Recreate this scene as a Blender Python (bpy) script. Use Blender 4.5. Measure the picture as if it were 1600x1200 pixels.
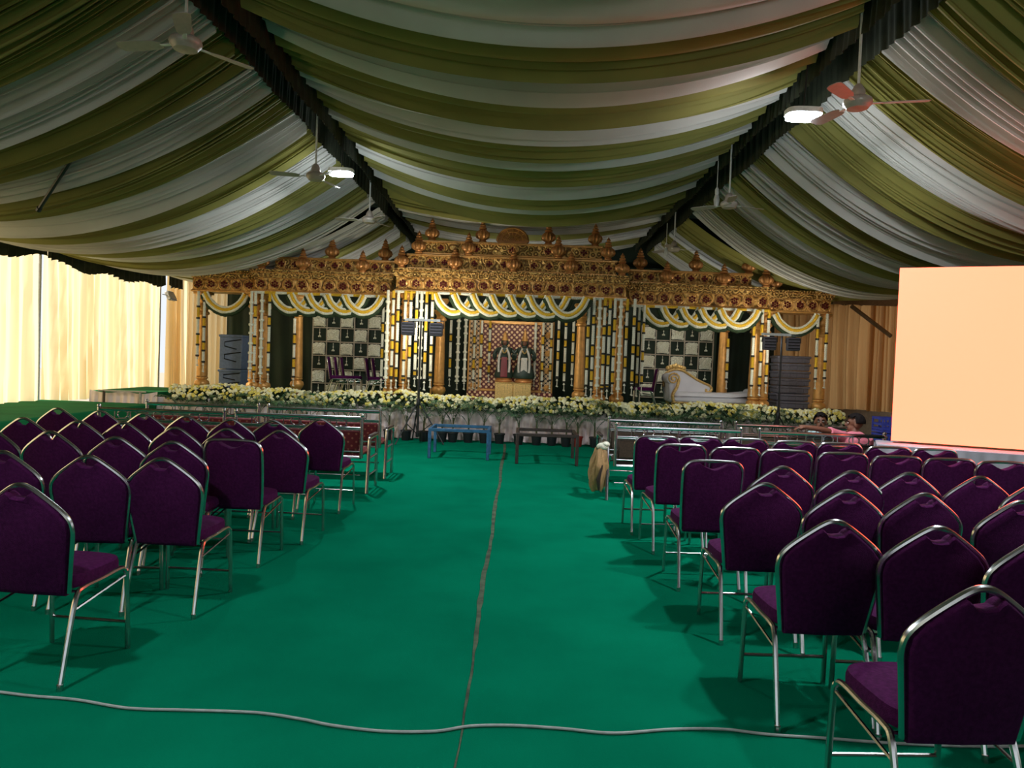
import bpy, math, random
from mathutils import Vector, Matrix
PI = math.pi
for o in list(bpy.data.objects): bpy.data.objects.remove(o)
S = bpy.context.scene
C = S.collection

# ------------------------------------------------------------------ camera
F = 1150.0; EYE = 1.6; H0 = 565.0; SL = 0.037; VPX = 812.0
TH = math.atan(SL); ct, st = math.cos(TH), math.sin(TH)
PITCH = math.atan(ct * (600 - H0) / F)
YAW = math.atan((ct * (VPX - 800) + st * (H0 + SL * (VPX - 800) - 600)) / (F / math.cos(PITCH)))
def _turn(d):
    cp, sp = math.cos(PITCH), math.sin(PITCH)
    d = Vector((d[0], cp * d[1] + sp * d[2], -sp * d[1] + cp * d[2]))
    cy, sy = math.cos(YAW), math.sin(YAW)
    return Vector((cy * d.x - sy * d.y, sy * d.x + cy * d.y, d.z))
def ray(px, py):
    u, v = px - 800, py - 600
    return _turn((ct * u + st * v, F, -(-st * u + ct * v)))
def G(px, py, z=0.0):                       # pixel -> point on the horizontal plane z
    d = ray(px, py); return Vector((0, 0, EYE)) + d * ((z - EYE) / d.z)
def W(px, py, y):                           # pixel -> point on the vertical plane y
    d = ray(px, py); return Vector((0, 0, EYE)) + d * (y / d.y)
cd = bpy.data.cameras.new('camera'); cam = bpy.data.objects.new('camera', cd); C.objects.link(cam)
cd.sensor_width = 36; cd.lens = F / 1600 * 36; cd.clip_end = 300
X, Y_, Z_ = _turn((ct, 0, st)), _turn((0, 1, 0)), _turn((-st, 0, ct))
cam.matrix_world = Matrix(((X.x, Z_.x, -Y_.x, 0), (X.y, Z_.y, -Y_.y, 0), (X.z, Z_.z, -Y_.z, EYE), (0, 0, 0, 1)))
S.camera = cam

# ------------------------------------------------------------------ light
S.view_settings.view_transform = 'Standard'; S.view_settings.look = 'None'
S.view_settings.exposure = 0.0; S.view_settings.gamma = 1; S.view_settings.use_curve_mapping = False
wd = bpy.data.worlds.new('sky'); S.world = wd; wd.use_nodes = True
wn = wd.node_tree.nodes['Background']; wn.inputs[0].default_value = (0.90, 0.95, 1.0, 1); wn.inputs[1].default_value = 1.0
sl = bpy.data.lights.new('sun', 'SUN'); sl.energy = 8.8; sl.angle = 0.03; sl.color = (1, .93, .78)
so = bpy.data.objects.new('sun', sl); C.objects.link(so)
so.rotation_euler = Vector((0.80, 0.25, -0.55)).to_track_quat('-Z', 'Y').to_euler()
LAMP_W = 170.0

# ------------------------------------------------------------------ helpers
R = random.Random(7)
def tag(o, label=None, cat=None, group=None, kind=None):
    for k, v in (('label', label), ('category', cat), ('group', group), ('kind', kind)):
        if v: o[k] = v
    return o
def empty(name, loc=(0, 0, 0), rz=0.0, label=None, cat=None, group=None, kind=None):
    o = bpy.data.objects.new(name, None); C.objects.link(o); o.location = loc; o.rotation_euler = (0, 0, rz)
    o.empty_display_size = .1
    return tag(o, label, cat, group, kind)
def put(name, mesh, parent=None, loc=(0, 0, 0), rot=(0, 0, 0), sc=(1, 1, 1)):
    o = bpy.data.objects.new(name, mesh); C.objects.link(o)
    o.parent = parent; o.location = loc; o.rotation_euler = rot; o.scale = sc
    return o
def copy_tree(o, parent=None):
    c = o.copy(); C.objects.link(c); c.parent = parent
    for ch in list(o.children): copy_tree(ch, c)
    return c
ORD = ['zeroth', 'first', 'second', 'third', 'fourth', 'fifth', 'sixth', 'seventh', 'eighth', 'ninth', 'tenth', 'eleventh',
       'twelfth', 'thirteenth', 'fourteenth', 'fifteenth', 'sixteenth', 'seventeenth', 'eighteenth', 'nineteenth', 'twentieth',
       'twenty-first', 'twenty-second', 'twenty-third', 'twenty-fourth', 'twenty-fifth', 'twenty-sixth', 'twenty-seventh',
       'twenty-eighth', 'twenty-ninth', 'thirtieth', 'thirty-first', 'thirty-second']

class MB:
    def __init__(s): s.v = []; s.f = []; s.m = []
    def add(s, vs, fs, mi=0):
        b = len(s.v); s.v += [tuple(p) for p in vs]
        for f in fs: s.f.append([b + i for i in f]); s.m.append(mi)
        return s
    def box(s, c, d, mi=0, ch=0.0, rot=None):
        hx, hy, hz = d[0] / 2, d[1] / 2, d[2] / 2
        if ch <= 0:
            vs = [(x, y, z) for z in (-hz, hz) for y in (-hy, hy) for x in (-hx, hx)]
            fs = [(0, 2, 3, 1), (4, 5, 7, 6), (0, 1, 5, 4), (2, 6, 7, 3), (0, 4, 6, 2), (1, 3, 7, 5)]
        else:
            ch = min(ch, hx * .9, hy * .9, hz * .9); vs = []; ix = {}
            for i in (-1, 1):
                for j in (-1, 1):
                    for k in (-1, 1):
                        ix[i, j, k] = len(vs)
                        vs += [(i * hx, j * (hy - ch), k * (hz - ch)), (i * (hx - ch), j * hy, k * (hz - ch)), (i * (hx - ch), j * (hy - ch), k * hz)]
            fs = []
            q = [(-1, -1), (1, -1), (1, 1), (-1, 1)]
            for e in (-1, 1):
                o = 1 if e > 0 else -1
                fs.append([ix[e, a, b] for a, b in q][::o]); fs.append([ix[b, e, a] + 1 for a, b in q][::o]); fs.append([ix[a, b, e] + 2 for a, b in q][::o])
            for a in (-1, 1):
                for b in (-1, 1):
                    w = a * b
                    fs.append([ix[a, b, -1], ix[a, b, 1], ix[a, b, 1] + 1, ix[a, b, -1] + 1][::-w])
                    fs.append([ix[a, -1, b], ix[a, 1, b], ix[a, 1, b] + 2, ix[a, -1, b] + 2][::w])
                    fs.append([ix[-1, a, b] + 1, ix[1, a, b] + 1, ix[1, a, b] + 2, ix[-1, a, b] + 2][::-w])
            for (i, j, k), n in ix.items(): fs.append([n, n + 1, n + 2][::i * j * k])
        M = rot or Matrix.Identity(3); c = Vector(c)
        return s.add([M @ Vector(p) + c for p in vs], fs, mi)
    def tube(s, pts, r, n=8, mi=0, closed=False, flat=1.0, ph=0.0):
        pts = [Vector(p) for p in pts]; N = len(pts); vs = []; fs = []
        rr = r if isinstance(r, (list, tuple)) else [r] * N
        up = None
        for i, p in enumerate(pts):
            a = pts[(i - 1) % N] if (closed or i) else p; b = pts[(i + 1) % N] if (closed or i < N - 1) else p
            t = (b - a).normalized()
            if up is None: up = Vector((0, 0, 1)) if abs(t.z) < .9 else Vector((0, 1, 0))
            sd = t.cross(up)
            if sd.length < 1e-5: sd = t.orthogonal()
            sd.normalize(); up = sd.cross(t).normalized()
            for k in range(n):
                an = 2 * PI * k / n + ph
                vs.append(p + sd * (math.cos(an) * rr[i]) + up * (math.sin(an) * rr[i] * flat))
        for i in range(N if closed else N - 1):
            for k in range(n):
                a, b = i * n, ((i + 1) % N) * n
                fs.append((a + k, a + (k + 1) % n, b + (k + 1) % n, b + k))
        if not closed: fs += [tuple(range(n))[::-1], tuple((N - 1) * n + k for k in range(n))]
        return s.add(vs, fs, mi)
    def lathe(s, pr, n=16, c=(0, 0, 0), mi=0, rib=0, amp=0.0, sx=1, sy=1, M=None):
        vs = []; fs = []; c = Vector(c)
        for (r, z) in pr:
            for k in range(n):
                a = 2 * PI * k / n; q = r * (1 + amp * math.cos(rib * a)) if rib else r
                p = Vector((q * math.cos(a) * sx, q * math.sin(a) * sy, z))
                vs.append((M @ p if M else p) + c)
        for i in range(len(pr) - 1):
            for k in range(n):
                fs.append((i * n + k, i * n + (k + 1) % n, (i + 1) * n + (k + 1) % n, (i + 1) * n + k))
        fs += [tuple(range(n))[::-1], tuple((len(pr) - 1) * n + k for k in range(n))]
        return s.add(vs, fs, mi)
    def ball(s, c, r, n=10, m=6, mi=0, M=None):
        r = r if isinstance(r, (tuple, list)) else (r, r, r)
        pr = [(math.sin(PI * i / m) if 0 < i < m else .02, -math.cos(PI * i / m)) for i in range(m + 1)]
        vs = []; fs = []; c = Vector(c)
        for (q, z) in pr:
            for k in range(n):
                a = 2 * PI * k / n; p = Vector((q * math.cos(a) * r[0], q * math.sin(a) * r[1], z * r[2]))
                vs.append((M @ p if M else p) + c)
        for i in range(m):
            for k in range(n): fs.append((i * n + k, i * n + (k + 1) % n, (i + 1) * n + (k + 1) % n, (i + 1) * n + k))
        fs += [tuple(range(n))[::-1], tuple(m * n + k for k in range(n))]
        return s.add(vs, fs, mi)
    def grid(s, fn, nu, nv, mi=0, flip=False):
        vs = [fn(i / nu, j / nv) for j in range(nv + 1) for i in range(nu + 1)]; w = nu + 1
        fs = [(j * w + i, j * w + i + 1, (j + 1) * w + i + 1, (j + 1) * w + i) for j in range(nv) for i in range(nu)]
        if flip: fs = [f[::-1] for f in fs]
        return s.add(vs, fs, mi)
    def pad(s, out, fn, th, inset=.9, mi=0):
        # cushion: outline (a,b) -> fn(a,b,offset); puffed on both sides
        cx = sum(p[0] for p in out) / len(out); cy = sum(p[1] for p in out) / len(out); n = len(out); vs = []; fs = []
        for k, o in ((inset, -th), (.975, -th * .8), (1, -th * .35), (1, th * .35), (.975, th * .8), (inset, th)):
            vs += [fn(cx + (a - cx) * k, cy + (b - cy) * k, o) for a, b in out]
        for l in range(5):
            for k in range(n): fs.append((l * n + k, l * n + (k + 1) % n, (l + 1) * n + (k + 1) % n, (l + 1) * n + k))
        fs += [tuple(range(n))[::-1], tuple(5 * n + k for k in range(n))]
        return s.add(vs, fs, mi)
    def prism(s, out, fn, a0, a1, mi=0):
        n = len(out); vs = [fn(a, b, a0) for a, b in out] + [fn(a, b, a1) for a, b in out]
        fs = [(k, (k + 1) % n, n + (k + 1) % n, n + k) for k in range(n)] + [tuple(range(n))[::-1], tuple(range(n, 2 * n))]
        return s.add(vs, fs, mi)
    def mesh(s, name, mats, smooth=True):
        me = bpy.data.meshes.new(name); me.from_pydata(s.v, [], s.f)
        for m in (mats if isinstance(mats, (list, tuple)) else [mats]): me.materials.append(m)
        me.polygons.foreach_set('material_index', s.m)
        if smooth:
            me.polygons.foreach_set('use_smooth', [True] * len(s.f))
            try: me.set_sharp_from_angle(angle=math.radians(42))
            except Exception: pass
        me.update(); return me
    def obj(s, name, mats, parent=None, loc=(0, 0, 0), rot=(0, 0, 0), smooth=True):
        return put(name, s.mesh(name, mats, smooth), parent, loc, rot)
def spline(pts, k=6, closed=False):
    P = [Vector(p) for p in pts]; n = len(P); out = []
    for i in range(n if closed else n - 1):
        a, b, c, d = (P[(i - 1) % n] if closed or i else P[0]), P[i], P[(i + 1) % n], (P[(i + 2) % n] if closed or i < n - 2 else P[-1])
        for j in range(k):
            t = j / k
            out.append(.5 * ((2 * b) + (c - a) * t + (2 * a - 5 * b + 4 * c - d) * t * t + (3 * b - a - 3 * c + d) * t ** 3))
    if not closed: out.append(P[-1])
    return out

# ------------------------------------------------------------------ materials
def mat(name, col, rough=.6, metal=0.0, var=.15, scale=20, bump=0.0, bscale=None, sheen=0.0, emit=None, es=0, stretch=None, spec=None, col2=None):
    m = bpy.data.materials.new(name); m.use_nodes = True; nt = m.node_tree; N = nt.nodes; L = nt.links
    b = N['Principled BSDF']; b.inputs['Roughness'].default_value = rough; b.inputs['Metallic'].default_value = metal
    if spec is not None: b.inputs['Specular IOR Level'].default_value = spec
    tc = N.new('ShaderNodeTexCoord'); mp = N.new('ShaderNodeMapping'); L.new(tc.outputs['Object'], mp.inputs[0])
    if stretch: mp.inputs['Scale'].default_value = stretch
    nz = N.new('ShaderNodeTexNoise'); nz.inputs['Scale'].default_value = scale; nz.inputs['Detail'].default_value = 3
    L.new(mp.outputs[0], nz.inputs['Vector'])
    cr = N.new('ShaderNodeValToRGB'); cr.color_ramp.elements[0].position = .3; cr.color_ramp.elements[1].position = .72
    c0 = [max(0, c * (1 - var)) for c in col]; c1 = [min(1, c * (1 + var)) for c in (col2 or col)]
    cr.color_ramp.elements[0].color = (*c0, 1); cr.color_ramp.elements[1].color = (*c1, 1)
    L.new(nz.outputs['Fac'], cr.inputs[0]); L.new(cr.outputs[0], b.inputs['Base Color'])
    if sheen:
        b.inputs['Sheen Weight'].default_value = sheen; b.inputs['Sheen Roughness'].default_value = .4
        b.inputs['Sheen Tint'].default_value = (*[min(1, c * 5 + .05) for c in col], 1)
    if bump:
        bn = N.new('ShaderNodeBump'); bn.inputs['Strength'].default_value = bump; bn.inputs['Distance'].default_value = .01
        n2 = N.new('ShaderNodeTexNoise'); n2.inputs['Scale'].default_value = bscale or scale * 4; L.new(mp.outputs[0], n2.inputs['Vector'])
        L.new(n2.outputs['Fac'], bn.inputs['Height']); L.new(bn.outputs[0], b.inputs['Normal'])
    if emit: b.inputs['Emission Color'].default_value = (*emit, 1); b.inputs['Emission Strength'].default_value = es
    return m
def cloth(name, col, trans=0.0, var=.12, scale=3, tcol=None, rough=.75, stretch=None):
    m = mat(name, col, rough, 0, var, scale, .15, 90, stretch=stretch)
    if trans:
        nt = m.node_tree; N = nt.nodes; L = nt.links; b = N['Principled BSDF']; o = N['Material Output']
        t = N.new('ShaderNodeBsdfTranslucent'); t.inputs[0].default_value = (*(tcol or col), 1)
        mx = N.new('ShaderNodeMixShader'); mx.inputs[0].default_value = trans
        L.new(b.outputs[0], mx.inputs[1]); L.new(t.outputs[0], mx.inputs[2]); L.new(mx.outputs[0], o.inputs[0])
    return m
def gold_carved(name, col, dens=9.0, bump=.9):
    m = mat(name, col, .45, .25, .2, 7)
    nt = m.node_tree; N = nt.nodes; L = nt.links; b = N['Principled BSDF']
    tc = N.new('ShaderNodeTexCoord'); vo = N.new('ShaderNodeTexVoronoi'); vo.inputs['Scale'].default_value = dens; L.new(tc.outputs['Object'], vo.inputs['Vector'])
    wv = N.new('ShaderNodeMath'); wv.operation = 'MULTIPLY'; wv.inputs[1].default_value = 15; L.new(vo.outputs['Distance'], wv.inputs[0])
    sn = N.new('ShaderNodeMath'); sn.operation = 'SINE'; L.new(wv.outputs[0], sn.inputs[0])
    mr = N.new('ShaderNodeMapRange'); mr.inputs[1].default_value = -.9; mr.inputs[2].default_value = .1; L.new(sn.outputs[0], mr.inputs[0])
    mx = N.new('ShaderNodeMix'); mx.data_type = 'RGBA'; old = b.inputs['Base Color'].links[0].from_socket
    mx.inputs[6].default_value = (col[0] * .22, col[1] * .16, col[2] * .10, 1); L.new(mr.outputs[0], mx.inputs[0]); L.new(old, mx.inputs[7]); L.new(mx.outputs[2], b.inputs['Base Color'])  # shade in the carving's recesses painted dark into the base colour
    bn = N.new('ShaderNodeBump'); bn.inputs['Strength'].default_value = bump; bn.inputs['Distance'].default_value = .025
    L.new(sn.outputs[0], bn.inputs['Height']); L.new(bn.outputs[0], b.inputs['Normal'])
    return m
def pattern(name, ca, cb, sc, thr=.32, rough=.6, metal=0.0):      # printed / pierced dots
    m = bpy.data.materials.new(name); m.use_nodes = True; nt = m.node_tree; N = nt.nodes; L = nt.links; b = N['Principled BSDF']
    b.inputs['Roughness'].default_value = rough; b.inputs['Metallic'].default_value = metal
    tc = N.new('ShaderNodeTexCoord'); vo = N.new('ShaderNodeTexVoronoi'); vo.inputs['Scale'].default_value = sc; vo.inputs['Randomness'].default_value = .12
    vo.voronoi_dimensions = '2D'; sx_ = N.new('ShaderNodeSeparateXYZ'); cx_ = N.new('ShaderNodeCombineXYZ'); L.new(tc.outputs['Object'], sx_.inputs[0]); a1 = N.new('ShaderNodeMath'); a1.operation = 'ADD'; a2_ = N.new('ShaderNodeMath'); a2_.operation = 'SUBTRACT'
    for q_ in (a1, a2_): L.new(sx_.outputs[0], q_.inputs[0]); L.new(sx_.outputs[2], q_.inputs[1])
    L.new(a1.outputs[0], cx_.inputs[0]); L.new(a2_.outputs[0], cx_.inputs[1]); L.new(cx_.outputs[0], vo.inputs['Vector'])
    cr = N.new('ShaderNodeValToRGB'); cr.color_ramp.elements[0].position = thr; cr.color_ramp.elements[1].position = thr + .06
    cr.color_ramp.elements[0].color = (*ca, 1); cr.color_ramp.elements[1].color = (*cb, 1)
    L.new(vo.outputs['Distance'], cr.inputs[0]); L.new(cr.outputs[0], b.inputs['Base Color']); return m
M = {}
M['carpet'] = mat('green_carpet', (.0015, .165, .085), 1.0, 0, .14, 1.3, .35, 160, spec=.0)
M['carpet2'] = mat('green_carpet_walkway', (.012, .15, .05), .95, 0, .15, 2, .3, 120, spec=.1)
M['tape'] = mat('worn_tape', (.055, .085, .045), .9, 0, .6, 9, .3)
M['velvet'] = mat('purple_velvet', (.054, .0058, .047), .95, 0, .2, 60, .35, 260, sheen=.05, col2=(.063, .0072, .054), spec=.1)
M['chrome'] = mat('chrome_tube', (.55, .56, .56), .22, 1, .15, 12)
M['steel'] = mat('stainless_steel', (.60, .61, .64), .2, 1, .1, 15)
M['gold'] = gold_carved('carved_gold', (.78, .47, .14), 4.6)
M['gold_fine'] = gold_carved('carved_gold_fine', (.82, .52, .17), 8.5)
M['gold_plain'] = mat('gold_paint', (.60, .30, .08), .38, .35, .2, 9, .2)
M['copper'] = mat('kalash_copper_gold', (.48, .21, .065), .38, .4, .2, 9)
M['ruby'] = mat('dark_red_inlay', (.085, .004, .005), .6, 0, .2, spec=.15)
M['jasmine'] = mat('jasmine_white', (.76, .74, .60), .8, 0, .25, 60, .6, 90)
M['marigold'] = mat('marigold_yellow', (.72, .42, .02), .8, 0, .3, 60, .6, 90)
M['fringe'] = mat('dark_leaf_fringe', (.016, .036, .01), .8, 0, .5, 60, .6, 90)
M['darkbead'] = mat('dark_bead', (.02, .018, .012), .7)
M['olive'] = cloth('olive_drape', (.225, .205, .042), 0, .15, 1.2)
M['grey'] = cloth('silver_grey_drape', (.54, .52, .475), 0, .12, 1.2)
M['frill'] = cloth('dark_olive_frill', (.026, .031, .015), 0, .3, 9)
M['roof'] = mat('tent_tarpaulin', (.25, .25, .24), .9)
M['cream'] = cloth('cream_curtain', (.70, .56, .30), .6, .05, 1.5, (.95, .79, .50))
M['amber'] = cloth('amber_curtain', (.46, .25, .085), .55, .12, 1.5, (.80, .46, .19))
M['pink'] = cloth('pale_pink_satin', (.80, .64, .62), 0, .12, 3, rough=.45)
M['satin'] = cloth('grey_satin', (.38, .37, .42), 0, .1, 3, rough=.4)
M['backcloth'] = cloth('dark_green_backdrop', (.007, .020, .008), 0, .3, 2)
M['black'] = mat('black_metal', (.012, .012, .013), .45)
M['fan'] = mat('fan_enamel', (.42, .36, .31), .4, .1, .08)
M['white'] = mat('white_paint', (.72, .72, .70), .4)
M['pole'] = mat('galvanised_pole', (.35, .34, .32), .5, .4)
M['trunk'] = mat('slate_blue_plastic', (.12, .17, .28), .5)
M['crate'] = mat('grey_plastic_crate', (.13, .12, .145), .55)
M['bluecrate'] = mat('blue_plastic_crate', (.05, .065, .42), .5)
M['leather'] = mat('white_leatherette', (.56, .55, .58), .4, 0, .05, 4)
M['goldleaf'] = mat('gold_leaf', (.62, .40, .14), .35, .6, .3, 30, .5, 60)
M['bluesteel'] = mat('blue_painted_steel', (.028, .11, .22), .5, .1, .3, 20, .2)
M['brownsteel'] = mat('brown_painted_steel', (.042, .025, .020), .5, .1, .3, 20, .2)
M['redfab'] = pattern('red_scroll_upholstery', (.32, .10, .06), (.13, .007, .012), 11, .16, .8)
M['brownfab'] = mat('brown_cane_panel', (.05, .028, .015), .8, 0, .35, 60, .4)
M['kraft'] = mat('brown_kraft_paper', (.40, .245, .105), .8, 0, .15, 8, .5, 30)
M['skin'] = mat('brown_skin', (.16, .062, .034), .5, 0, .08, 12)
M['hair'] = mat('black_hair', (.010, .007, .007), .75, 0, .4, 40, .8, 160, spec=.15)
M['shirtA'] = mat('pale_blue_shirt', (.45, .60, .62), .8, 0, .06)
M['shirtB'] = mat('pink_check_shirt', (.62, .17, .22), .8, 0, .2, 30)
M['denim'] = mat('dark_trousers', (.02, .022, .035), .85)
M['eyew'] = mat('eye_white', (.6, .56, .5), .3); M['lip'] = mat('lips', (.15, .045, .035), .5)
M['led'] = mat('led_display', (.02, .02, .02), .5, emit=(6.5, .60, .305), es=1.0)
M['lampglow'] = mat('lamp_diffuser', (.9, .9, .9), .4, emit=(.80, .92, 1.0), es=30)
M['bulb'] = mat('milky_bulb', (.55, .55, .52), .3)
M['pot'] = mat('black_plastic_pot', (.012, .013, .016), .5)
M['redpot'] = mat('red_plastic_pot', (.30, .02, .012), .5)
M['palm'] = mat('palm_leaf', (.070, .15, .062), .5, 0, .4, 14)
M['stem'] = mat('palm_stem', (.085, .080, .030), .7)
M['leaf'] = mat('flower_bank_leaf', (.020, .052, .012), .6, 0, .5, 14)
M['bloom_c'] = mat('cream_bloom', (.86, .81, .50), .8, 0, .1, 60, .4, 150)
M['bloom_y'] = mat('yellow_bloom', (.80, .66, .14), .8, 0, .12, 60, .4, 150)
M['cable'] = mat('white_cable', (.42, .44, .42), .5)
M['lattice'] = pattern('red_lattice_gold_dots', (.85, .55, .28), (.13, .008, .007), 7.6, .30, .5)
M['lattice2'] = pattern('dark_lattice_cream_dots', (.66, .46, .26), (.03, .02, .012), 8.5, .40, .5)
M['idol'] = mat('dark_green_garment', (.012, .028, .018), .5); M['idolw'] = mat('white_silk', (.5, .47, .42), .5); M['idolr'] = mat('maroon_silk', (.16, .015, .02), .5)
M['trellis'] = mat('pale_trellis', (.42, .36, .27), .6)
M['ground'] = mat('dry_ground', (.40, .35, .28), .95)
M['mat'] = mat('striped_mat', (.20, .13, .08), .85)

# ================================================================== SETTING
STAGE = .62; WLX = -9.4; WRX = 9.2; BY = 19.6
TL, TR, TZ = -2.8, 3.08, 4.62
def struct(o): o['kind'] = 'structure'; return o
struct(MB().box((0, 7.5, -.05), (19.4, 27, .1)).obj('floor', M['carpet'], smooth=False))
struct(MB().box((0, 7, -.2), (90, 90, .18)).obj('ground', M['ground'], smooth=False))
# worn seam tape along the aisle
mb = MB(); row = []; n = 90
for i in range(n + 1):
    y = 1.6 + i / n * 12.6; x = -.19 - .03 * i / n + .008 * math.sin(y * 2.1) + R.uniform(-.004, .004)
    w = .009 + .0016 * max(0, y - 3.5) + .003 * math.sin(y * 1.7 + 1) + R.uniform(-.003, .003) + (.007 if 4.7 < y < 6.2 else 0)
    if y < 4.0: w *= .6
    row.append(((x - w, y, .003), (x + w, y, .003)))
for i in range(n): mb.add([row[i][0], row[i][1], row[i + 1][1], row[i + 1][0]], [(0, 1, 2, 3)])
tag(mb.obj('floor_tape', M['tape']), 'narrow worn grey tape running down the green carpet aisle', 'tape')
# raised walkway on the left, stage deck
struct(MB().box((-8.35, 10.3, .25), (2.3, 8.5, .5), ch=.02).obj('walkway_platform', M['carpet2'], smooth=False))
struct(MB().box((-.4, 17.1, STAGE / 2), (13.6, 4.9, STAGE), ch=.01).obj('stage_deck', M['carpet2'], smooth=False))
struct(MB().box((-7.85, 15.6, .36), (1.25, 2.1, .73), ch=.01).obj('stage_wing_deck', M['carpet2'], smooth=False))
# back wall (dark cloth behind the stage) and outer roof
def wavewall(p0, p1, z0, z1, folds, amp, nu, nv=10, taper=.5, seed=0, gather=.0, thick=0):
    r = random.Random(seed); ph = [r.uniform(0, 6.28) for _ in range(6)]
    d = Vector((p1[0] - p0[0], p1[1] - p0[1], 0)); nrm = Vector((-d.y, d.x, 0)).normalized()
    def fn(u, v):
        k = amp * (taper + (1 - taper) * (1 - v))
        uu = u + .012 * math.sin(7 * u + ph[3]) + .02 * (1 - v) * math.sin(11 * u + ph[4])
        o = k * (math.sin(2 * PI * folds * uu + ph[0]) + .5 * math.sin(2 * PI * folds * 2.3 * uu + ph[1] + v * 1.2) + .4 * math.sin(2 * PI * folds * .37 * uu + ph[2]))
        g = 1 - gather * math.sin(PI * min(1, max(0, v)))
        p = Vector((p0[0], p0[1], 0)) + d * (.5 + (u - .5) * g) + nrm * o
        return (p.x, p.y, z0 + (z1 - z0) * v)
    return MB().grid(fn, nu, nv)
struct(wavewall((-7.85, BY), (7.0, BY), 0, 4.2, 40, .03, 400, 4).obj('wall_back', M['backcloth']))
struct(MB().box((0, BY + .9, 4.8), (19.4, .05, 2.2)).obj('trim_2', M['backcloth'], smooth=False))  # added panel above the back wall, stops sky light leaking in
for k_, (bx_, bw_, bz_, bh_) in enumerate(((-6.6, 6.0, 2.9, 5.8), (6.6, 6.0, 2.9, 5.8), (0, 7.2, 4.7, 2.2))): struct(MB().box((bx_, -5.6, bz_), (bw_, .06, bh_)).obj('added_wall_front' if not k_ else 'trim_%d' % (5 + k_), M['roof'], smooth=False))  # unseen front panels added to cut sky light from behind the camera
struct(MB().box((WLX - .1, -1.8, 1.9), (.06, 7.6, 3.8)).obj('added_wall_left', M['roof'], smooth=False))  # unseen panel added to close off daylight on the near left
struct(MB().box((WRX + .1, -2.6, 1.9), (.06, 6.0, 3.8)).obj('added_wall_right', M['roof'], smooth=False))  # unseen panel added to reduce daylight entering from the right
struct(MB().box((WRX + .1, 6.6, 1.9), (.06, 5.2, 3.8)).obj('trim_8', M['roof'], smooth=False))  # second unseen right panel, added to narrow the daylight opening
for sx_, nm_ in ((WLX - .12, 'trim_4'), (WRX + .12, 'trim_5')): struct(MB().box((sx_, 8, 4.77), (.05, 30, 2.06)).obj(nm_, M['roof'], smooth=False))  # panels added over the side curtains to shut out sky leaks
ceil = struct(MB().box((0, 8, 5.75), (19.6, 28, .05)).obj('ceiling', M['roof'], smooth=False))

# ---- ceiling drapes: every cloth strip its own part
def strip(x0, z0, x1, z1, sag, ya, yb, m, seed, step, pl, lift=0.0, nx=32, pw=(.035, .12)):
    r = random.Random(seed); a2 = r.uniform(0, 6); wob = [r.uniform(-1, 1) for _ in range(8)]; sg = sag * r.uniform(.98, 1.03)
    cuts = [0.0]
    while cuts[-1] < 1: cuts.append(cuts[-1] + r.uniform(*pw) * r.choice((.7, 1, 1, 1.6)) / (yb - ya))
    cuts = [c / cuts[-1] for c in cuts]; npl = len(cuts) - 1; dep = [r.uniform(.5, 1.15) for _ in range(npl)]; drift = [r.uniform(-1, 1) for _ in range(npl + 1)]
    K = 7; rows = [(k, i / K) for k in range(npl) for i in range(K)] + [(npl - 1, 1.0)]; nr = len(rows) - 1
    def fn(t, vv):
        k, fr = rows[round(vv * nr)]; mid = 4 * t * (1 - t)
        c0 = cuts[k] + (.35 * drift[k] * mid * (cuts[k + 1] - cuts[k]) if k else 0); c1 = cuts[k + 1] + (.35 * drift[k + 1] * mid * (cuts[k + 1] - cuts[k]) if k + 1 < npl else 0)
        v = c0 + (c1 - c0) * fr; wd = (c1 - c0) * (yb - ya)
        z = z0 + (z1 - z0) * t - sg * mid + lift
        # the strip billows: its face falls towards a lower lip, then tucks back up
        if v < .9: dz = -step * (v / .9) ** 1.15
        else: dz = -step + (step + .10) * ((v - .9) / .1) ** 1.1
        dz *= (.35 + .65 * mid)
        a = dep[k] * (1 - pl * mid) * min(.19, wd * 2.0)
        fold = -a * abs(math.sin(PI * fr)) ** .6
        y = ya + (yb - ya) * v + a * .2 * math.sin(2 * PI * fr) + .04 * wob[2] * math.sin(PI * t) * math.sin(PI * v)
        return (x0 + (x1 - x0) * t, y, z + dz + fold + .02 * mid * math.sin(5 * v + a2 + wob[1] * 2 * t))
    return MB().grid(fn, nx, nr).obj('drape_strip', M[m], ceil)
def bay(x0, z0, x1, z1, sag, edges, step, pl, seed, first, lifts=None, pw=(.035, .12)):
    c = first
    for i in range(len(edges) - 1):
        y0, y1 = edges[i], edges[i + 1]
        strip(x0, z0, x1, z1, sag, y0, y1 + .03, ('olive', 'grey')[c % 2], seed + i, step, pl, (lifts(y0) if lifts else 0), pw=pw)
        c += 1
ce = [-1.5, -.6, .3, 1.2, 2.1, 2.9, 3.7, 4.45, 5.2, 6.0, 6.68, 7.45, 8.25, 8.78, 9.45, 9.9, 10.75, 11.6, 12.2, 12.75, 13.5]
bay(TL + .19, TZ + .34, TR - .19, TZ + .34, .55, ce, .21, .45, 100, 1, pw=(.06, .24))
ce2 = [13.9, 14.9, 15.8, 16.8, 17.8, 18.8, 19.7]
bay(TL + .19, TZ + .2, TR - .19, TZ + .3, .36, ce2, .08, .4, 150, 0)
le = [-1.5]
rr = random.Random(3)
while le[-1] < 14.2: le.append(le[-1] + rr.uniform(.55, .92))
le[-1] = 14.75
bay(TL - .19, TZ + .2, WLX, 3.80, .93, le, .12, .25, 200, 0, pw=(.03, .10))
bay(TL - .19, TZ + .1, WLX, 3.9, .9, [15.3, 16.2, 17.0, 17.8, 18.7, 19.7], .1, .4, 250, 1)
re = [-1.5]
while re[-1] < 14.0: re.append(re[-1] + rr.uniform(.55, .92))
re[-1] = 14.6
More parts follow.
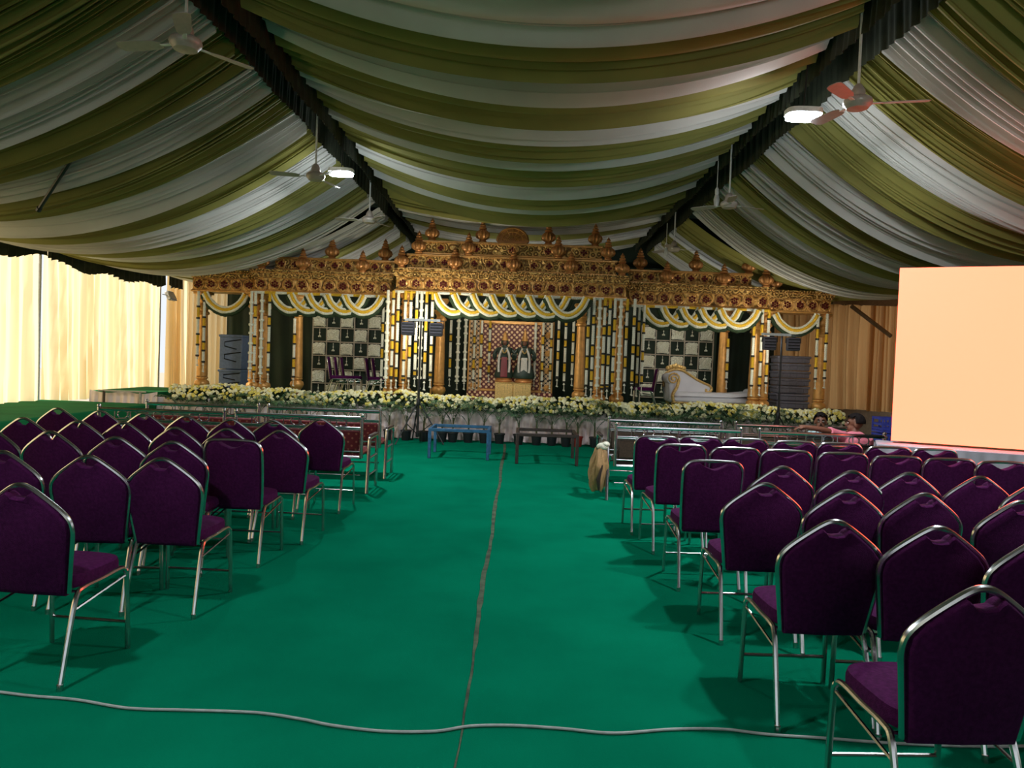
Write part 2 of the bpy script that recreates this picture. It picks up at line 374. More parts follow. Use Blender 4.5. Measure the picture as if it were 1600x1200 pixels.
bay(TR + .19, TZ + .2, WRX, 3.95, 1.08, re, .12, .25, 300, 1, pw=(.03, .10))
bay(TR + .19, TZ + .1, WRX, 3.95, .9, [15.2, 16.0, 16.9, 17.8, 18.7, 19.7], .1, .4, 350, 0)

# ---- trusses with pleated dark valances hanging on both sides
for x, side in ((TL, 'left'), (TR, 'right')):
    e = empty('ceiling_truss', (x, 8, 0), 0, 'long dark roof beam with pleated hanging frills, %s of the central ceiling drape' % side, 'roof beam', 'roof beams dressed with frills')
    b = MB()
    for dz in (4.98, 5.35):
        for dx in (-.11, .11): b.tube([(dx, -10, dz), (dx, 11.5, dz)], .025, 6)
    b.obj('beam', M['pole'], e)
    for dx, zb in ((-.13, 4.62), (.13, 4.58)):
        rg = random.Random(int(x * 10 + dx * 100)); pz = [rg.uniform(-.03, .03) for _ in range(500)]
        def fn(u, v, dx=dx, zb=zb, pz=pz):
            s = u * 21.5; o = .014 * math.sin(s * 2 * PI * 7.5) * (.3 + .7 * (1 - v)) + .008 * math.sin(s * 23)
            hem = .02 * math.sin(s * 2 * PI * .45) 
            return (dx + o + (.02 if dx > 0 else -.02) * (1 - v), -10 + s, zb + hem * (1 - v) + (5.05 - zb) * v)
        MB().grid(fn, 1300, 3).obj('valance', M['frill'], e)

# ---- left curtains (daylight behind them), poles, valance
def curtain(name, p0, p1, z0, z1, folds, amp, m, label, seed, nu=150, gather=.0, group='curtains of the tent wall'):
    o = wavewall(p0, p1, z0, z1, folds, amp, nu, 12, .55, seed, gather).obj(name, M[m]); return tag(o, label, 'curtain', group)
def wl(px, py): d = ray(px, py); t = WLX / d.x; return (Vector((0, 0, EYE)) + d * t)
yp1 = wl(62, 500).y; yp2 = wl(250, 500).y
CT = 3.72
curtain('curtain', (WLX, 2.0), (WLX, 7.6), .08, CT, 16, .07, 'cream', 'cream curtain nearest the camera on the left tent wall, out past the frame', 1)
curtain('curtain', (WLX, 7.7), (WLX, yp1 - .08), .10, CT, 15, .075, 'cream', 'bright cream curtain left of the pale pole at the picture\'s left edge', 2)
curtain('curtain', (WLX, yp1 + .18), (WLX, yp2 - .05), .45, CT, 13, .075, 'cream', 'wide bright cream curtain between the two poles of the left wall', 3)
curtain('curtain', (WLX, yp2 + .45), (WLX, BY + .6), .1, CT, 8, .075, 'cream', 'narrow cream curtain behind the stage\'s far left pillar', 4)
curtain('curtain', (WLX, BY + .7), (-7.75, BY + .55), .1, CT, 8, .08, 'cream', 'cream curtain showing through the outer left arch beside the blue trunks', 5)
for y, lab, mm in ((yp1, 'pale thin pole in the gap between bright cream curtains', 'white'), (yp2, 'dark tent pole beside the small floodlight on the left wall', 'pole')):
    p = MB().tube([(WLX - .02, y, 0), (WLX - .02, y, 4.0)], .035, 10).lathe([(.09, 0), (.09, .02), (.04, .04)], 10, (WLX - .02, y, 0)).obj('tent_pole', M[mm]); tag(p, lab, 'pole')
segs = [(2.0, yp1 - .03), (yp1 + .03, yp2 - .04), (yp2 + .2, BY + .5)]
for i, (a, b) in enumerate(segs):
    rg = random.Random(i + 50)
    def fn(u, v, a=a, b=b, rg=rg):
        L = b - a; s = u * L
        hem = .05 * math.sin(s * 2 * PI * .6) + .015 * math.sin(s * 31)
        return (WLX + .12 + .03 * math.sin(s * 2 * PI * 4.5) * (1.2 - v), a + s, 3.18 + hem * (1 - v) + .68 * v + (.10 * abs(2 * u - 1) ** 6 if v < .5 else 0))
    tag(MB().grid(fn, int((b - a) * 50), 3).obj('curtain_valance', M['frill']),
        ('dark frilled valance above the cream curtain left of the pale pole', 'long dark frilled valance above the wide cream curtain', 'short dark frilled valance near the stage\'s left end')[i], 'valance', 'dark valances over the curtains')
fl = empty('floodlight', (WLX + .12, yp2 + .3, 3.0), 0, 'small grey floodlight clamped on the left wall beside the stage', 'floodlight')
MB().box((0, 0, 0), (.12, .34, .26), ch=.03, rot=Matrix.Rotation(-.5, 3, 'Y')).obj('housing', M['pole'], fl)
MB().box((.065, 0, -.03), (.01, .28, .2), rot=Matrix.Rotation(-.5, 3, 'Y')).obj('lens', M['trunk'], fl)
MB().tube([(0, -.19, 0), (-.12, -.19, .02), (-.12, .19, .02), (0, .19, 0)], .012, 6).obj('bracket', M['black'], fl)
# right side: amber curtains at the back right and along the right wall beyond the screen
curtain('curtain', (6.25, 18.4), (8.9, 18.4), .72, 3.42, 8, .09, 'amber', 'amber curtain just right of the stage\'s outermost pillar', 11, 140, .04)
curtain('curtain', (8.42, 17.9), (9.5, 17.6), .72, 3.62, 5, .10, 'amber', 'darker amber curtain beside the glowing screen', 12, 120)
curtain('curtain', (WRX, 9.2), (WRX, 17.6), .1, 3.8, 22, .05, 'amber', 'long amber curtain on the right tent wall hidden behind the screen', 13, 260)
struct(MB().box((8.1, 18.75, .36), (3.2, .08, .72)).obj('trim_1', M['mat'], smooth=False))
for (x0, x1, z, y, nm) in ((6.6, 8.4, 3.45, 18.35, 'left'), (8.4, 9.5, 3.66, 17.75, 'right')):
    def fn(u, v, x0=x0, x1=x1, z=z, y=y): return (x0 + (x1 - x0) * u, y - .05 + .02 * math.sin(u * 60), z - .14 + .22 * v + .02 * math.sin(u * 23) * (1 - v))
    tag(MB().grid(fn, 90, 2).obj('curtain_valance', M['frill']), 'dark frilled valance on the %s of the two amber curtains' % nm, 'valance', 'dark valances over the amber curtains')
a, b = W(1330, 478, 17.3), W(1386, 520, 17.3)
br = empty('tent_brace', (a.x, a.y, a.z), 0, 'wooden brace and beam above the amber curtains', 'brace')
MB().tube([(0, 0, 0), b - a + Vector((.1, 0, -.08))], .05, 4).obj('diagonal', M['mat'], br)
MB().box((.35, .1, .12), (1.5, .1, .16)).obj('beam', M['mat'], br)
a, b = W(62, 325, 8.6), W(117, 240, 8.0)
tag(MB().tube([a, b], .022, 8).tube([a, a + (a - b).normalized() * .05], .03, 8).obj('black_rod', M['black']), 'thin black rod slanting under the left ceiling drape', 'rod')

# ================================================================== CHAIRS
BK = -.20
def lean(x, z, o=0.0): return (x, BK - (z - .45) * .15 + o, z)
def make_chair_meshes(kind):
    d = {}
    if kind == 'peaked':
        half = [(-.190, .43), (-.208, .55), (-.228, .68), (-.234, .735), (-.224, .785), (-.183, .833), (-.10, .897), (-.04, .936)]
        fr = spline([lean(*p) for p in half + [(0, .946)] + [(-a, b) for a, b in half[::-1]]], 4)
        ph = [(-.178, .415), (-.196, .55), (-.215, .68), (-.221, .735), (-.214, .780), (-.177, .826), (-.098, .889), (-.062, .914), (-.05, .906), (-.038, .890)]
        po = ph + [(0, .884)] + [(-a, b) for a, b in ph[::-1]]
    else:
        half = [(-.196, .43), (-.208, .60), (-.214, .82), (-.208, .885), (-.178, .925), (-.13, .938)]
        fr = spline([lean(*p) for p in half + [(0, .942)] + [(-a, b) for a, b in half[::-1]]], 4)
        ph = [(-.185, .415), (-.196, .60), (-.202, .82), (-.198, .880), (-.172, .915), (-.125, .930), (-.105, .926), (-.065, .903), (-.02, .886)]
        po = ph + [(0, .883)] + [(-a, b) for a, b in ph[::-1]]
    b = MB(); b.tube(fr, .0125, 8); d['back_frame'] = b.mesh('back_frame', M['chrome'])
    pts = []
    for i in range(len(po)):
        a, c = po[i], po[(i + 1) % len(po)]
        pts += [a, ((a[0] + c[0]) / 2, (a[1] + c[1]) / 2)]
    d['backrest'] = MB().pad(pts, lambda a, c, o: lean(a, c, o + .004 - .012 * math.cos(a * 7) * (1 if o < 0 else -1)), .026, .93).mesh('backrest', M['velvet'])
    so_ = []
    for k in range(40):
        an = 2 * PI * k / 40; c, s = math.cos(an), math.sin(an); e = .45
        so_.append((.205 * abs(c) ** e * (1 if c > 0 else -1), .015 + .215 * abs(s) ** e * (1 if s > 0 else -1)))
    d['seat'] = MB().pad(so_, lambda a, c, o: (a, c, .462 + o * (1.0 if o < 0 else 1.25) + .012 * (1 - (a / .22) ** 2)), .034, .86).mesh('seat', M['velvet'])
    for sx, nm in ((-1, 'L'), (1, 'R')):
        x = .205 * sx
        p = spline([(x * 1.06, -.285, 0), (x * 1.03, -.225, .22), (x, -.165, .40), (x, -.115, .432), (x, .02, .437), (x, .165, .445), (x * 1.02, .205, .425), (x * 1.03, .217, .38), (x * 1.05, .232, 0)], 5)
        d['side' + nm] = MB().tube(p, .0125, 8).tube([(x * 1.06, -.285, 0), (x * 1.06, -.284, .03)], .0145, 8, ).mesh('leg_frame', M['chrome'])
        d['brace' + nm] = MB().tube([(x, -.185, .34), (x * 1.02, .217, .40)], .007, 6).mesh('side_brace', M['chrome'])
    d['stretcher'] = MB().tube([(-.212, .226, .145), (.212, .226, .145)], .009, 8).mesh('stretcher', M['chrome'])
    d['crossrail'] = MB().tube([(-.205, -.15, .42), (.205, -.15, .42)], .009, 8).mesh('crossrail', M['chrome'])
    return d
CH = {k: make_chair_meshes(k) for k in ('peaked', 'flat')}
def chair(kind, x, y, rz, label, group, z=0.0):
    e = empty('banquet_chair', (x, y, z), rz, label, 'chair', group); d = CH[kind]
    put('back_frame', d['back_frame'], e); put('backrest', d['backrest'], e); put('seat', d['seat'], e)
    put('leg_frame', d['sideL'], e); put('leg_frame', d['sideR'], e); put('side_brace', d['braceL'], e); put('side_brace', d['braceR'], e)
    put('stretcher', d['stretcher'], e); put('crossrail', d['crossrail'], e); return e
LEFT = {5: [(40, 755)], 4: [(256, 715), (137, 711), (6, 704)], 3: [(365, 685, 'f'), (269, 689), (180, 682), (81, 673), (-14, 668)],
        2: [(442, 672), (358, 669), (277, 667), (194, 659), (122, 657), (36, 652)],
        1: [(504, 654), (428, 656), (361, 654), (294, 649), (225, 645), (156, 641), (90, 637)]}
RIGHT = {6: [(1531, 915)], 5: [(1303, 812), (1469, 822), (1632, 838)], 4: [(1195, 754), (1322, 765), (1441, 770), (1597, 782)],
         3: [(1115, 718, 'f'), (1220, 728), (1330, 735), (1423, 738), (1534, 744), (1628, 752)],
         2: [(1063, 693, 'f'), (1148, 698, 'f'), (1231, 702, 'f'), (1316, 706, 'f'), (1400, 711, 'f'), (1484, 715, 'f'), (1569, 720, 'f')],
         1: [(1027, 680, 'f'), (1096, 681, 'f'), (1167, 684, 'f'), (1240, 688, 'f'), (1312, 691, 'f'), (1389, 697, 'f'), (1459, 700, 'f')]}
for side, D in (('left', LEFT), ('right', RIGHT)):
    for row, L in D.items():
        for i, q in enumerate(L):
            k = 'flat' if len(q) > 2 else 'peaked'
            p = G(q[0], q[1], .955)
            rw = 'the row just behind the benches' if row == 1 else 'the %s row behind the benches' % ORD[row]
            who = 'at the aisle in' if i == 0 else '%s from the aisle in' % ORD[i + 1]
            if side == 'right' and row == 6: who, rw = 'nearest the camera', 'at the lower right corner'
            lab = ('purple %s chair %s %s, %s block' % ('peaked-back' if k == 'peaked' else 'flat-topped', who, rw, side))
            rz = R.uniform(-.05, .05) + (-.06 if side == 'left' else .03) * (1 if i == 0 else .5)
            c = chair(k, p.x, p.y + .275, rz, lab, 'purple chairs %s of the aisle' % side)
            if row >= 5 or (row == 4 and i == 0): pass

# ================================================================== BENCHES
def bench_meshes(fab):
    d = {}; L = 1.48
    b = MB(); b.tube([(0, 0, .87), (L, 0, .87)], .022, 8); d['top_rail'] = b.mesh('top_rail', M['steel'])
    b = MB(); b.tube([(0, 0, .755), (L, 0, .755)], .011, 8).tube([(0, 0, .735), (L, 0, .735)], .009, 8).tube([(0, .015, .475), (L, .015, .475)], .011, 8).tube([(0, .02, .41), (L, .02, .41)], .013, 8); d['lower_rail'] = b.mesh('lower_rail', M['steel'])
    d['post'] = MB().tube([(0, 0, .40), (0, 0, .90)], .021, 10).ball((0, 0, .905), .026, 8, 5).mesh('post', M['steel'])
    d['bar'] = MB().tube([(0, 0, .75), (0, 0, .87)], .007, 6).mesh('baluster', M['steel'])
    b = MB()
    for cx in (0, .115): b.tube([(cx + .062 * math.cos(a / 14 * 2 * PI), 0, .812 + .046 * math.sin(a / 14 * 2 * PI)) for a in range(14)], .007, 6, closed=True)
    d['scroll'] = b.mesh('scroll_ornament', M['steel'])
    d['back_panel'] = MB().box((L / 2, .025, .605), (L - .06, .045, .235), ch=.018).mesh('back_panel', M[fab])
    d['seat'] = MB().box((L / 2, .27, .445), (L - .02, .46, .085), ch=.03).mesh('seat_cushion', M[fab])
    b = MB(); p = spline([(0, -.06, 0), (0, -.02, .3), (0, .02, .60), (0, .07, .635), (0, .42, .635), (0, .47, .61), (0, .475, .5), (0, .475, 0)], 5)
    b.tube(p, .021, 8).tube([(0, .0, .40), (0, .475, .40)], .013, 8).tube([(0, -.03, .2), (0, .475, .2)], .010, 8); d['end_frame'] = b.mesh('end_frame', M['steel'])
    d['arm'] = MB().box((0, .24, .66), (.055, .40, .03), ch=.012).mesh('armrest', M['brownsteel'])
    d['under'] = MB().tube([(0, .02, .40), (L, .02, .40)], .013, 8).tube([(0, .47, .40), (L, .47, .40)], .013, 8).tube([(0, .0, .2), (L, .0, .2)], .009, 8).mesh('seat_frame', M['steel'])
    return d, L
BM = {k: bench_meshes(k) for k in ('redfab', 'brownfab')}
def bench(fab, x0, y, label, group, flip=False):
    d, L = BM[fab]; e = empty('waiting_bench', (x0 + L / 2, y, 0), 0, label, 'bench', group); o = -L / 2
    put('top_rail', d['top_rail'], e, (o, 0, 0)); put('lower_rail', d['lower_rail'], e, (o, 0, 0))
    for x in (0, L): put('post', d['post'], e, (o + x, 0, 0)); put('end_frame', d['end_frame'], e, (o + x + (.09 if x else -.09), 0, 0)); put('armrest', d['arm'], e, (o + x + (.09 if x else -.09), 0, 0))
    for k in range(1, 8): put('baluster', d['bar'], e, (o + L * k / 8, 0, 0))
    for k in (1, 3, 5): put('scroll_ornament', d['scroll'], e, (o + L * (k + .32) / 7, 0, 0))
    put('back_panel', d['back_panel'], e, (o, 0, 0)); put('seat_cushion', d['seat'], e, (o, 0, 0)); put('seat_frame', d['under'], e, (o, 0, 0))
    return e
bench('redfab', -3.30, 8.59, 'red upholstered steel bench at the aisle, nearer left row', 'red benches left of the aisle')
bench('redfab', -4.92, 8.59, 'red upholstered steel bench away from the aisle, nearer left row', 'red benches left of the aisle')
bench('redfab', -3.29, 9.67, 'red upholstered steel bench at the aisle, left row closest to the stage', 'red benches left of the aisle')
bench('redfab', -4.90, 9.67, 'red upholstered steel bench away from the aisle, left row closest to the stage', 'red benches left of the aisle')
bench('brownfab', 1.18, 8.76, 'brown-backed steel bench at the aisle, nearer right row', 'brown benches right of the aisle')
bench('brownfab', 2.88, 8.76, 'brown-backed steel bench next to the glowing screen, nearer right row', 'brown benches right of the aisle')
bench('brownfab', 1.22, 9.78, 'brown-backed steel bench at the aisle, right row closest to the stage', 'brown benches right of the aisle')
bench('brownfab', 2.90, 9.78, 'brown-backed steel bench in front of the seated man, right row closest to the stage', 'brown benches right of the aisle')
# kraft paper bag hanging from the right bench
def bagfn(u, v):
    a = 2 * PI * u; w = .06 + .045 * math.sin(PI * v) ** .8 * (1.25 - .5 * v); dp = .05 + .10 * v * (1 - v) * 2
    k = 1 + .13 * math.sin(4 * a + 4 * v) + .09 * math.sin(9 * a + 9 * v) + .06 * math.sin(17 * a - 6 * v)
    return (w * math.cos(a) * k - .03 * (1 - v), dp * math.sin(a) * k + .06, .10 + .50 * v + .015 * math.sin(3 * a))
bg = empty('paper_bag', (1.01, 8.72, 0), 0, 'crumpled brown paper bag hanging on the right aisle bench arm', 'bag')
MB().grid(bagfn, 36, 14).obj('body', M['kraft'], bg)
b = MB(); b.ball((.02, .06, .625), (.075, .06, .05), 12, 6); b.ball((.055, .05, .655), (.05, .05, .035), 10, 6); b.obj('tied_top', M['jasmine'], bg)
b = MB(); b.tube([(-.02, -.06, .12), (-.035, -.075, .25), (0.01, -.07, .42)], [.012, .028, .006], 6); b.obj('fold', M['brownsteel'], bg)

# ================================================================== TABLE FRAMES, CABLE
def table(x0, x1, y0, y1, m, label):
    e = empty('coffee_table', ((x0 + x1) / 2, (y0 + y1) / 2, 0), 0, label, 'table', 'open table frames before the stage'); w, dd = (x1 - x0) / 2, (y1 - y0) / 2; h = .46; s = .05
    for a in (-1, 1):
        for c in (-1, 1): MB().box((a * w, c * dd, h / 2), (s, s, h), ch=.006).obj('leg', M[m], e)
    for c in (-1, 1): MB().box((0, c * dd, h + .002), (2 * w + s, s * .95, .05), ch=.006).obj('rail', M[m], e)
    for a in (-1, 1): MB().box((a * w, 0, h + .002), (s * .95, 2 * dd - s, .05), ch=.006).obj('rail', M[m], e)
table(-1.40, -.46, 11.78, 12.58, 'bluesteel', 'blue painted open table frame without a top before the stage')
table(.01, .95, 11.52, 12.44, 'brownsteel', 'dark brown open table frame without a top before the stage')
cp = [G(*q, .012) for q in ((-60, 1072), (0, 1080), (50, 1086), (120, 1092), (200, 1105), (290, 1108), (400, 1112), (470, 1122), (520, 1132), (600, 1141), (680, 1141), (735, 1133), (800, 1132), (880, 1137), (960, 1144), (1050, 1138), (1130, 1138), (1200, 1146), (1290, 1152), (1400, 1160), (1560, 1165), (1700, 1160))]
tag(MB().tube(spline([(p.x, p.y, .008) for p in cp], 6), .0065, 8).obj('power_cable', M['cable']), 'thin white cable snaking across the green carpet', 'cable')

# ================================================================== FANS, LAMPS
def fan_meshes():
    d = {}
    d['rod'] = MB().tube([(0, 0, .1), (0, 0, 1.1)], .013, 8).lathe([(.02, .98), (.06, 1.02), (.06, 1.1)], 14).mesh('downrod', M['white'])
    d['canopy'] = MB().lathe([(.062, .07), (.058, .12), (.03, .17), (.015, .18)], 16).mesh('canopy_cup', M['fan'])
    d['motor'] = MB().lathe([(.02, -.045), (.09, -.04), (.105, -.02), (.12, -.005), (.125, .02), (.115, .045), (.08, .065), (.03, .075)], 24).mesh('motor_housing', M['fan'])
    b = MB(); out = [(.20, -.035), (.26, -.055), (.50, -.068), (.56, -.062), (.585, -.03), (.585, .03), (.56, .055), (.50, .06), (.26, .055), (.20, .035)]
    b.prism(out, lambda a, c, o: (a, c * math.cos(.2), .005 + o + c * math.sin(.2)), -.003, .003); d['blade'] = b.mesh('blade', M['fan'])
    d['iron'] = MB().box((.155, 0, .004), (.12, .035, .008), ch=.003).mesh('blade_iron', M['white'])
    return d
FM = fan_meshes()
def fan(px, py, h, az, label):
    p = G(px, py, h); e = empty('ceiling_fan', (p.x, p.y, h), 0, label, 'fan', 'ceiling fans under the beams')
    put('downrod', FM['rod'], e); put('canopy_cup', FM['canopy'], e); put('motor_housing', FM['motor'], e)
    for k in range(3):
        bl = put('blade', FM['blade'], e, (0, 0, 0), (0, 0, math.radians(az + 120 * k))); put('blade_iron', FM['iron'], bl)
fan(290, 70, 4.0, -68, 'large three-bladed ceiling fan at the upper left')
fan(493, 277, 3.95, 75, 'ceiling fan beside the lit left lamp')
fan(577, 345, 3.95, 65, 'ceiling fan deepest on the left, above the stage\'s left wing')
fan(1340, 163, 4.0, -13, 'ceiling fan beside the lit right lamp')
fan(1139, 321, 3.95, 20, 'ceiling fan in the middle of the right beam')
fan(1053, 390, 3.95, 5, 'small ceiling fan deepest on the right, just above the stage')
def lamp(p, label, k=1.0):
    e = empty('pendant_floodlight', p, 0, label, 'lamp', 'white lamps under the beams')
    out = [(.17 * math.copysign(abs(math.cos(a)) ** .6, math.cos(a)), .12 * math.copysign(abs(math.sin(a)) ** .6, math.sin(a))) for a in [2 * PI * k / 28 for k in range(28)]]
    MB().prism(out, lambda a, c, o: (a * 1.05, c * 1.05, o), .0, .05).obj('housing', M['white'], e)
    MB().prism(out, lambda a, c, o: (a * .97, c * .97, o), -.035, .0).obj('diffuser', M['lampglow'], e)
    MB().tube([(0, 0, .05), (.02, 0, .5)], .008, 6).obj('cord', M['black'], e)
    l = bpy.data.lights.new('lamp_light', 'AREA'); l.shape = 'DISK'; l.size = .26; l.energy = LAMP_W * .9 * k; l.color = (.88, .95, 1.0); l.spread = PI
    lo = bpy.data.objects.new('lamp_light', l); C.objects.link(lo); lo.parent = e; lo.location = (0, 0, -.05)
    l = bpy.data.lights.new('lamp_glow', 'POINT'); l.shadow_soft_size = .12; l.energy = LAMP_W * .22 * k; l.color = (.85, .94, 1.0)
    lo = bpy.data.objects.new('lamp_glow', l); C.objects.link(lo); lo.parent = e; lo.location = (0, 0, -.17)
lamp(G(1255, 180, 4.2), 'bright white lamp glowing under the right roof beam')
lamp(G(533, 270, 4.2), 'bright white lamp glowing under the left roof beam')
lamp((2.95, 3.4, 4.25), 'lamp on the right beam above the camera, out of the frame', .6)
lamp((-2.7, 1.8, 4.25), 'lamp on the left beam above the camera, out of the frame', .5)
for (px, py, y, lab) in ((1120, 305, 10.9, 'unlit slim hanging bulb holder beside the middle right fan'), (1041, 388, 14.9, 'unlit white bulb hanging from the right beam above the stage')):
    p = W(px, py, y); e = empty('hanging_bulb', p, 0, lab, 'bulb', 'unlit hanging bulbs')
    MB().tube([(0, 0, .1), (0, 0, .5)], .006, 6).obj('cord', M['white'], e)
    MB().lathe([(.02, .0), (.03, .02), (.03, .08), (.015, .11)], 12).obj('holder', M['white'], e)
    MB().lathe([(.01, -.18), (.035, -.16), (.045, -.06), (.03, .0)], 12).obj('bulb', M['bulb'], e)

# ================================================================== STAGE: skirt, flower bank, palms
SKY = 14.62
def skirtfn(u, v):
    x = -7.2 + 13.9 * u; s = x * 2 * PI
    o = (.018 * math.sin(s * 7.1 + .6 * math.sin(s * .8)) + .012 * math.sin(s * 3.3 + 1)) * (1.25 - v) + .04 * (1 - v)
    return (x, SKY - .03 - o + .05 * max(0, v - .9) * 10 * .1, .01 + .63 * v)
tag(MB().grid(skirtfn, 1500, 6).obj('stage_skirt', M['pink']), 'pale pink pleated satin skirt along the stage front', 'skirt')
def skirt2(u, v):
    x = -8.5 + 1.35 * u; s = x * 2 * PI
    return (x, 14.5 - (.014 * math.sin(s * 7) * (1.2 - v) + .02 * (1 - v)), .5 + (.24 - .05 * math.sin(PI * ((u * 2) % 1))) * v)
tag(MB().grid(skirt2, 160, 4).obj('table_skirt', M['pink']), 'pale pink gathered cloth at the stage\'s far left end', 'skirt')
e = empty('rail_frame', (-7.75, 14.42, .5), 0, 'low metal rail frame standing before the stage\'s left end', 'frame')
for x in (-.42, .3): MB().box((x, 0, .115), (.035, .035, .23)).obj('leg', M['brownsteel' if x < 0 else 'pole'], e)
MB().box((-.06, 0, .235), (.95, .035, .03)).obj('rail', M['pole'], e)
# flower bank
bx0, bx1 = -6.95, 6.45
def bank_top(x): return .86 + .035 * math.sin(x * 1.9) + .02 * math.sin(x * 5.3 + 1)
rb = random.Random(11)
mb = MB()
for i in range(5200):
    x = rb.uniform(bx0, bx1); t = rb.random(); h = bank_top(x)
    ang = t * 1.9 - .25; y = 14.78 - .26 * math.cos(ang); z = .60 + (h - .64) * max(0, math.sin(min(ang, PI / 2))) + rb.uniform(-.02, .02)
    a = rb.uniform(0, 6.28); l = rb.uniform(.035, .075); w = l * .32; tz = rb.uniform(-.5, .8)
    d = Vector((math.cos(a), math.sin(a) - .4, tz)).normalized(); sd = d.cross(Vector((0, 0, 1))).normalized() * w
    p = Vector((x, y, z)); mb.add([p - d * l * .4, p + sd, p + d * l, p - sd], [(0, 1, 2, 3)])
def bankcore(u, v):
    x = bx0 + (bx1 - bx0) * u; an = v * PI; h = bank_top(x) - .64
    return (x, 14.80 - .21 * math.cos(an), .60 + (h - .01) * math.sin(an))
mb.grid(bankcore, 120, 8)
tag(mb.obj('flower_bank_leaves', M['leaf']), 'dark green leaves bedding the blooms along the stage edge', 'foliage', kind='stuff')
bl = []
for mi, key in enumerate(('bloom_c', 'bloom_y')):
    for v in range(2):
        b = MB(); rv = random.Random(v + mi * 5)
        b.lathe([(.006, -.018), (.026, -.012), (.034, .002), (.030, .014), (.018, .024), (.004, .027)], 10, rib=5, amp=.14)
        b.lathe([(.020, .012), (.024, .02), (.012, .030), (.003, .031)], 8, rib=4, amp=.15); bl.append(b.mesh('chrysanthemum', M[key]))
rb = random.Random(23); stuffb = MB(); spots = []
for i in range(2300):
    x = rb.uniform(bx0, bx1); t = rb.random() ** .85; ang = t * 1.75 - .05; h = bank_top(x)
    y = 14.78 - .285 * math.cos(ang); z = .625 + (h - .625) * max(0, math.sin(min(ang, PI / 2))) + rb.uniform(-.01, .03)
    dens = .58 + .42 * math.sin(x * 3.1 + 1.7 * math.sin(x * 1.3)) 
    if rb.random() > .5 + .5 * dens and z < h - .02: continue
    spots.append((y, x, z, ang))
spots.sort()
for k, (y, x, z, ang) in enumerate(spots):
    rx = PI / 2 - ang * .8 + rb.uniform(-.4, .4); rzz = rb.uniform(-.5, .5); s = rb.uniform(.8, 1.25); me = bl[rb.choice((0, 0, 0, 1, 2, 3))] if k else bl[0]
    if k < 300:
        o = put('chrysanthemum', me, None, (x, y - .01, z), (rx, 0, rzz), (s, s, s))
        tag(o, 'small pale yellow bloom on the front of the stage-edge flower bank', 'flower', 'blooms of the flower bank')
    else:
        Mx = Matrix.Rotation(rzz, 3, 'Z') @ Matrix.Rotation(rx, 3, 'X'); mi = 1 if 'yellow' in me.materials[0].name else 0
        stuffb.lathe([(.010, -.016), (.034, .0), (.024, .018), (.004, .028)], 8, (x, y, z), mi, 4, .12, s, s, Mx)
tag(stuffb.obj('flower_bank_blooms', [M['bloom_c'], M['bloom_y']]), 'mass of cream and yellow blooms along the stage edge', 'flowers', kind='stuff')

# potted palms
def frond_mesh(seed):
    r = random.Random(seed); b = MB(); pts = []; L = r.uniform(.58, .78); cur = r.uniform(.5, .95)
    for i in range(9):
        t = i / 8; pts.append(Vector((L * t * (.35 + .5 * t * cur), 0, L * (t - .55 * cur * t * t * t))))
    b.tube(pts, [.006 * (1 - .7 * i / 8) for i in range(9)], 4)
    for i in range(14):
        t = .3 + .7 * i / 13; k = min(7, int(t * 8)); p = pts[k].lerp(pts[k + 1], t * 8 - k); tn = (pts[k + 1] - pts[k]).normalized()
        for s in (-1, 1):
            ll = (.20 - .09 * abs(t - .55) * 2) * r.uniform(.8, 1.1); d = (tn * .75 + Vector((0, s, 0)) * .8 + Vector((0, 0, -.15))).normalized()
            sd = d.cross(Vector((0, 0, 1))).normalized() * .012; m = p + d * ll * .5; e2 = p + d * ll - Vector((0, 0, ll * .28))
            b.add([p - sd * .4, p + sd * .4, m + sd, e2, m - sd], [(0, 1, 2, 4), (4, 2, 3)])
    return b.mesh('frond', M['palm'], False)
FR = [frond_mesh(i) for i in range(6)]
POT = MB().lathe([(.075, 0), (.080, .01), (.10, .17), (.112, .175), (.112, .20), (.098, .20), (.094, .17), (.01, .165)], 18).mesh('pot', M['pot'])
POTR = MB().lathe([(.075, 0), (.080, .01), (.10, .17), (.112, .175), (.112, .20), (.098, .20), (.094, .17), (.01, .165)], 18).mesh('pot', M['redpot'])
pp = [282, 330, 352, 374, 404, 432, 452, 478, 508, 540, 566, 607, 634, 662, 690, 707, 731, 756, 780, 810, 838, 862, 884, 902, 929, 962, 985, 1003, 1040, 1058, 1078, 1105, 1132, 1150, 1185, 1222, 1245]
for i, px in enumerate(pp):
    r = random.Random(900 + i); y = 14.22 + r.uniform(-.06, .05); p = W(px, 690, y)
    e = empty('potted_palm', (p.x, y, 0), r.uniform(0, 6), '%s potted palm from the left in the row before the stage skirt' % ORD[i + 1] if i < 32 else '%s potted palm from the right in the row before the stage skirt' % ORD[len(pp) - i], 'plant', 'potted palms before the stage')
    put('pot', POTR if px == 902 else POT, e)
    MB().tube([(0, 0, .16), (.01, 0, .30), (0, .01, .47)], [.022, .017, .012], 6).obj('stem', M['stem'], e)
    nf = r.randint(5, 6); s = r.uniform(.85, 1.15)
    for k in range(nf):
        put('frond', FR[r.randrange(6)], e, (0, 0, r.uniform(.25, .44)), (0, r.uniform(-.25, .12), 2 * PI * k / nf + r.uniform(-.3, .3)), (s * r.uniform(.68, 1.0),) * 3)

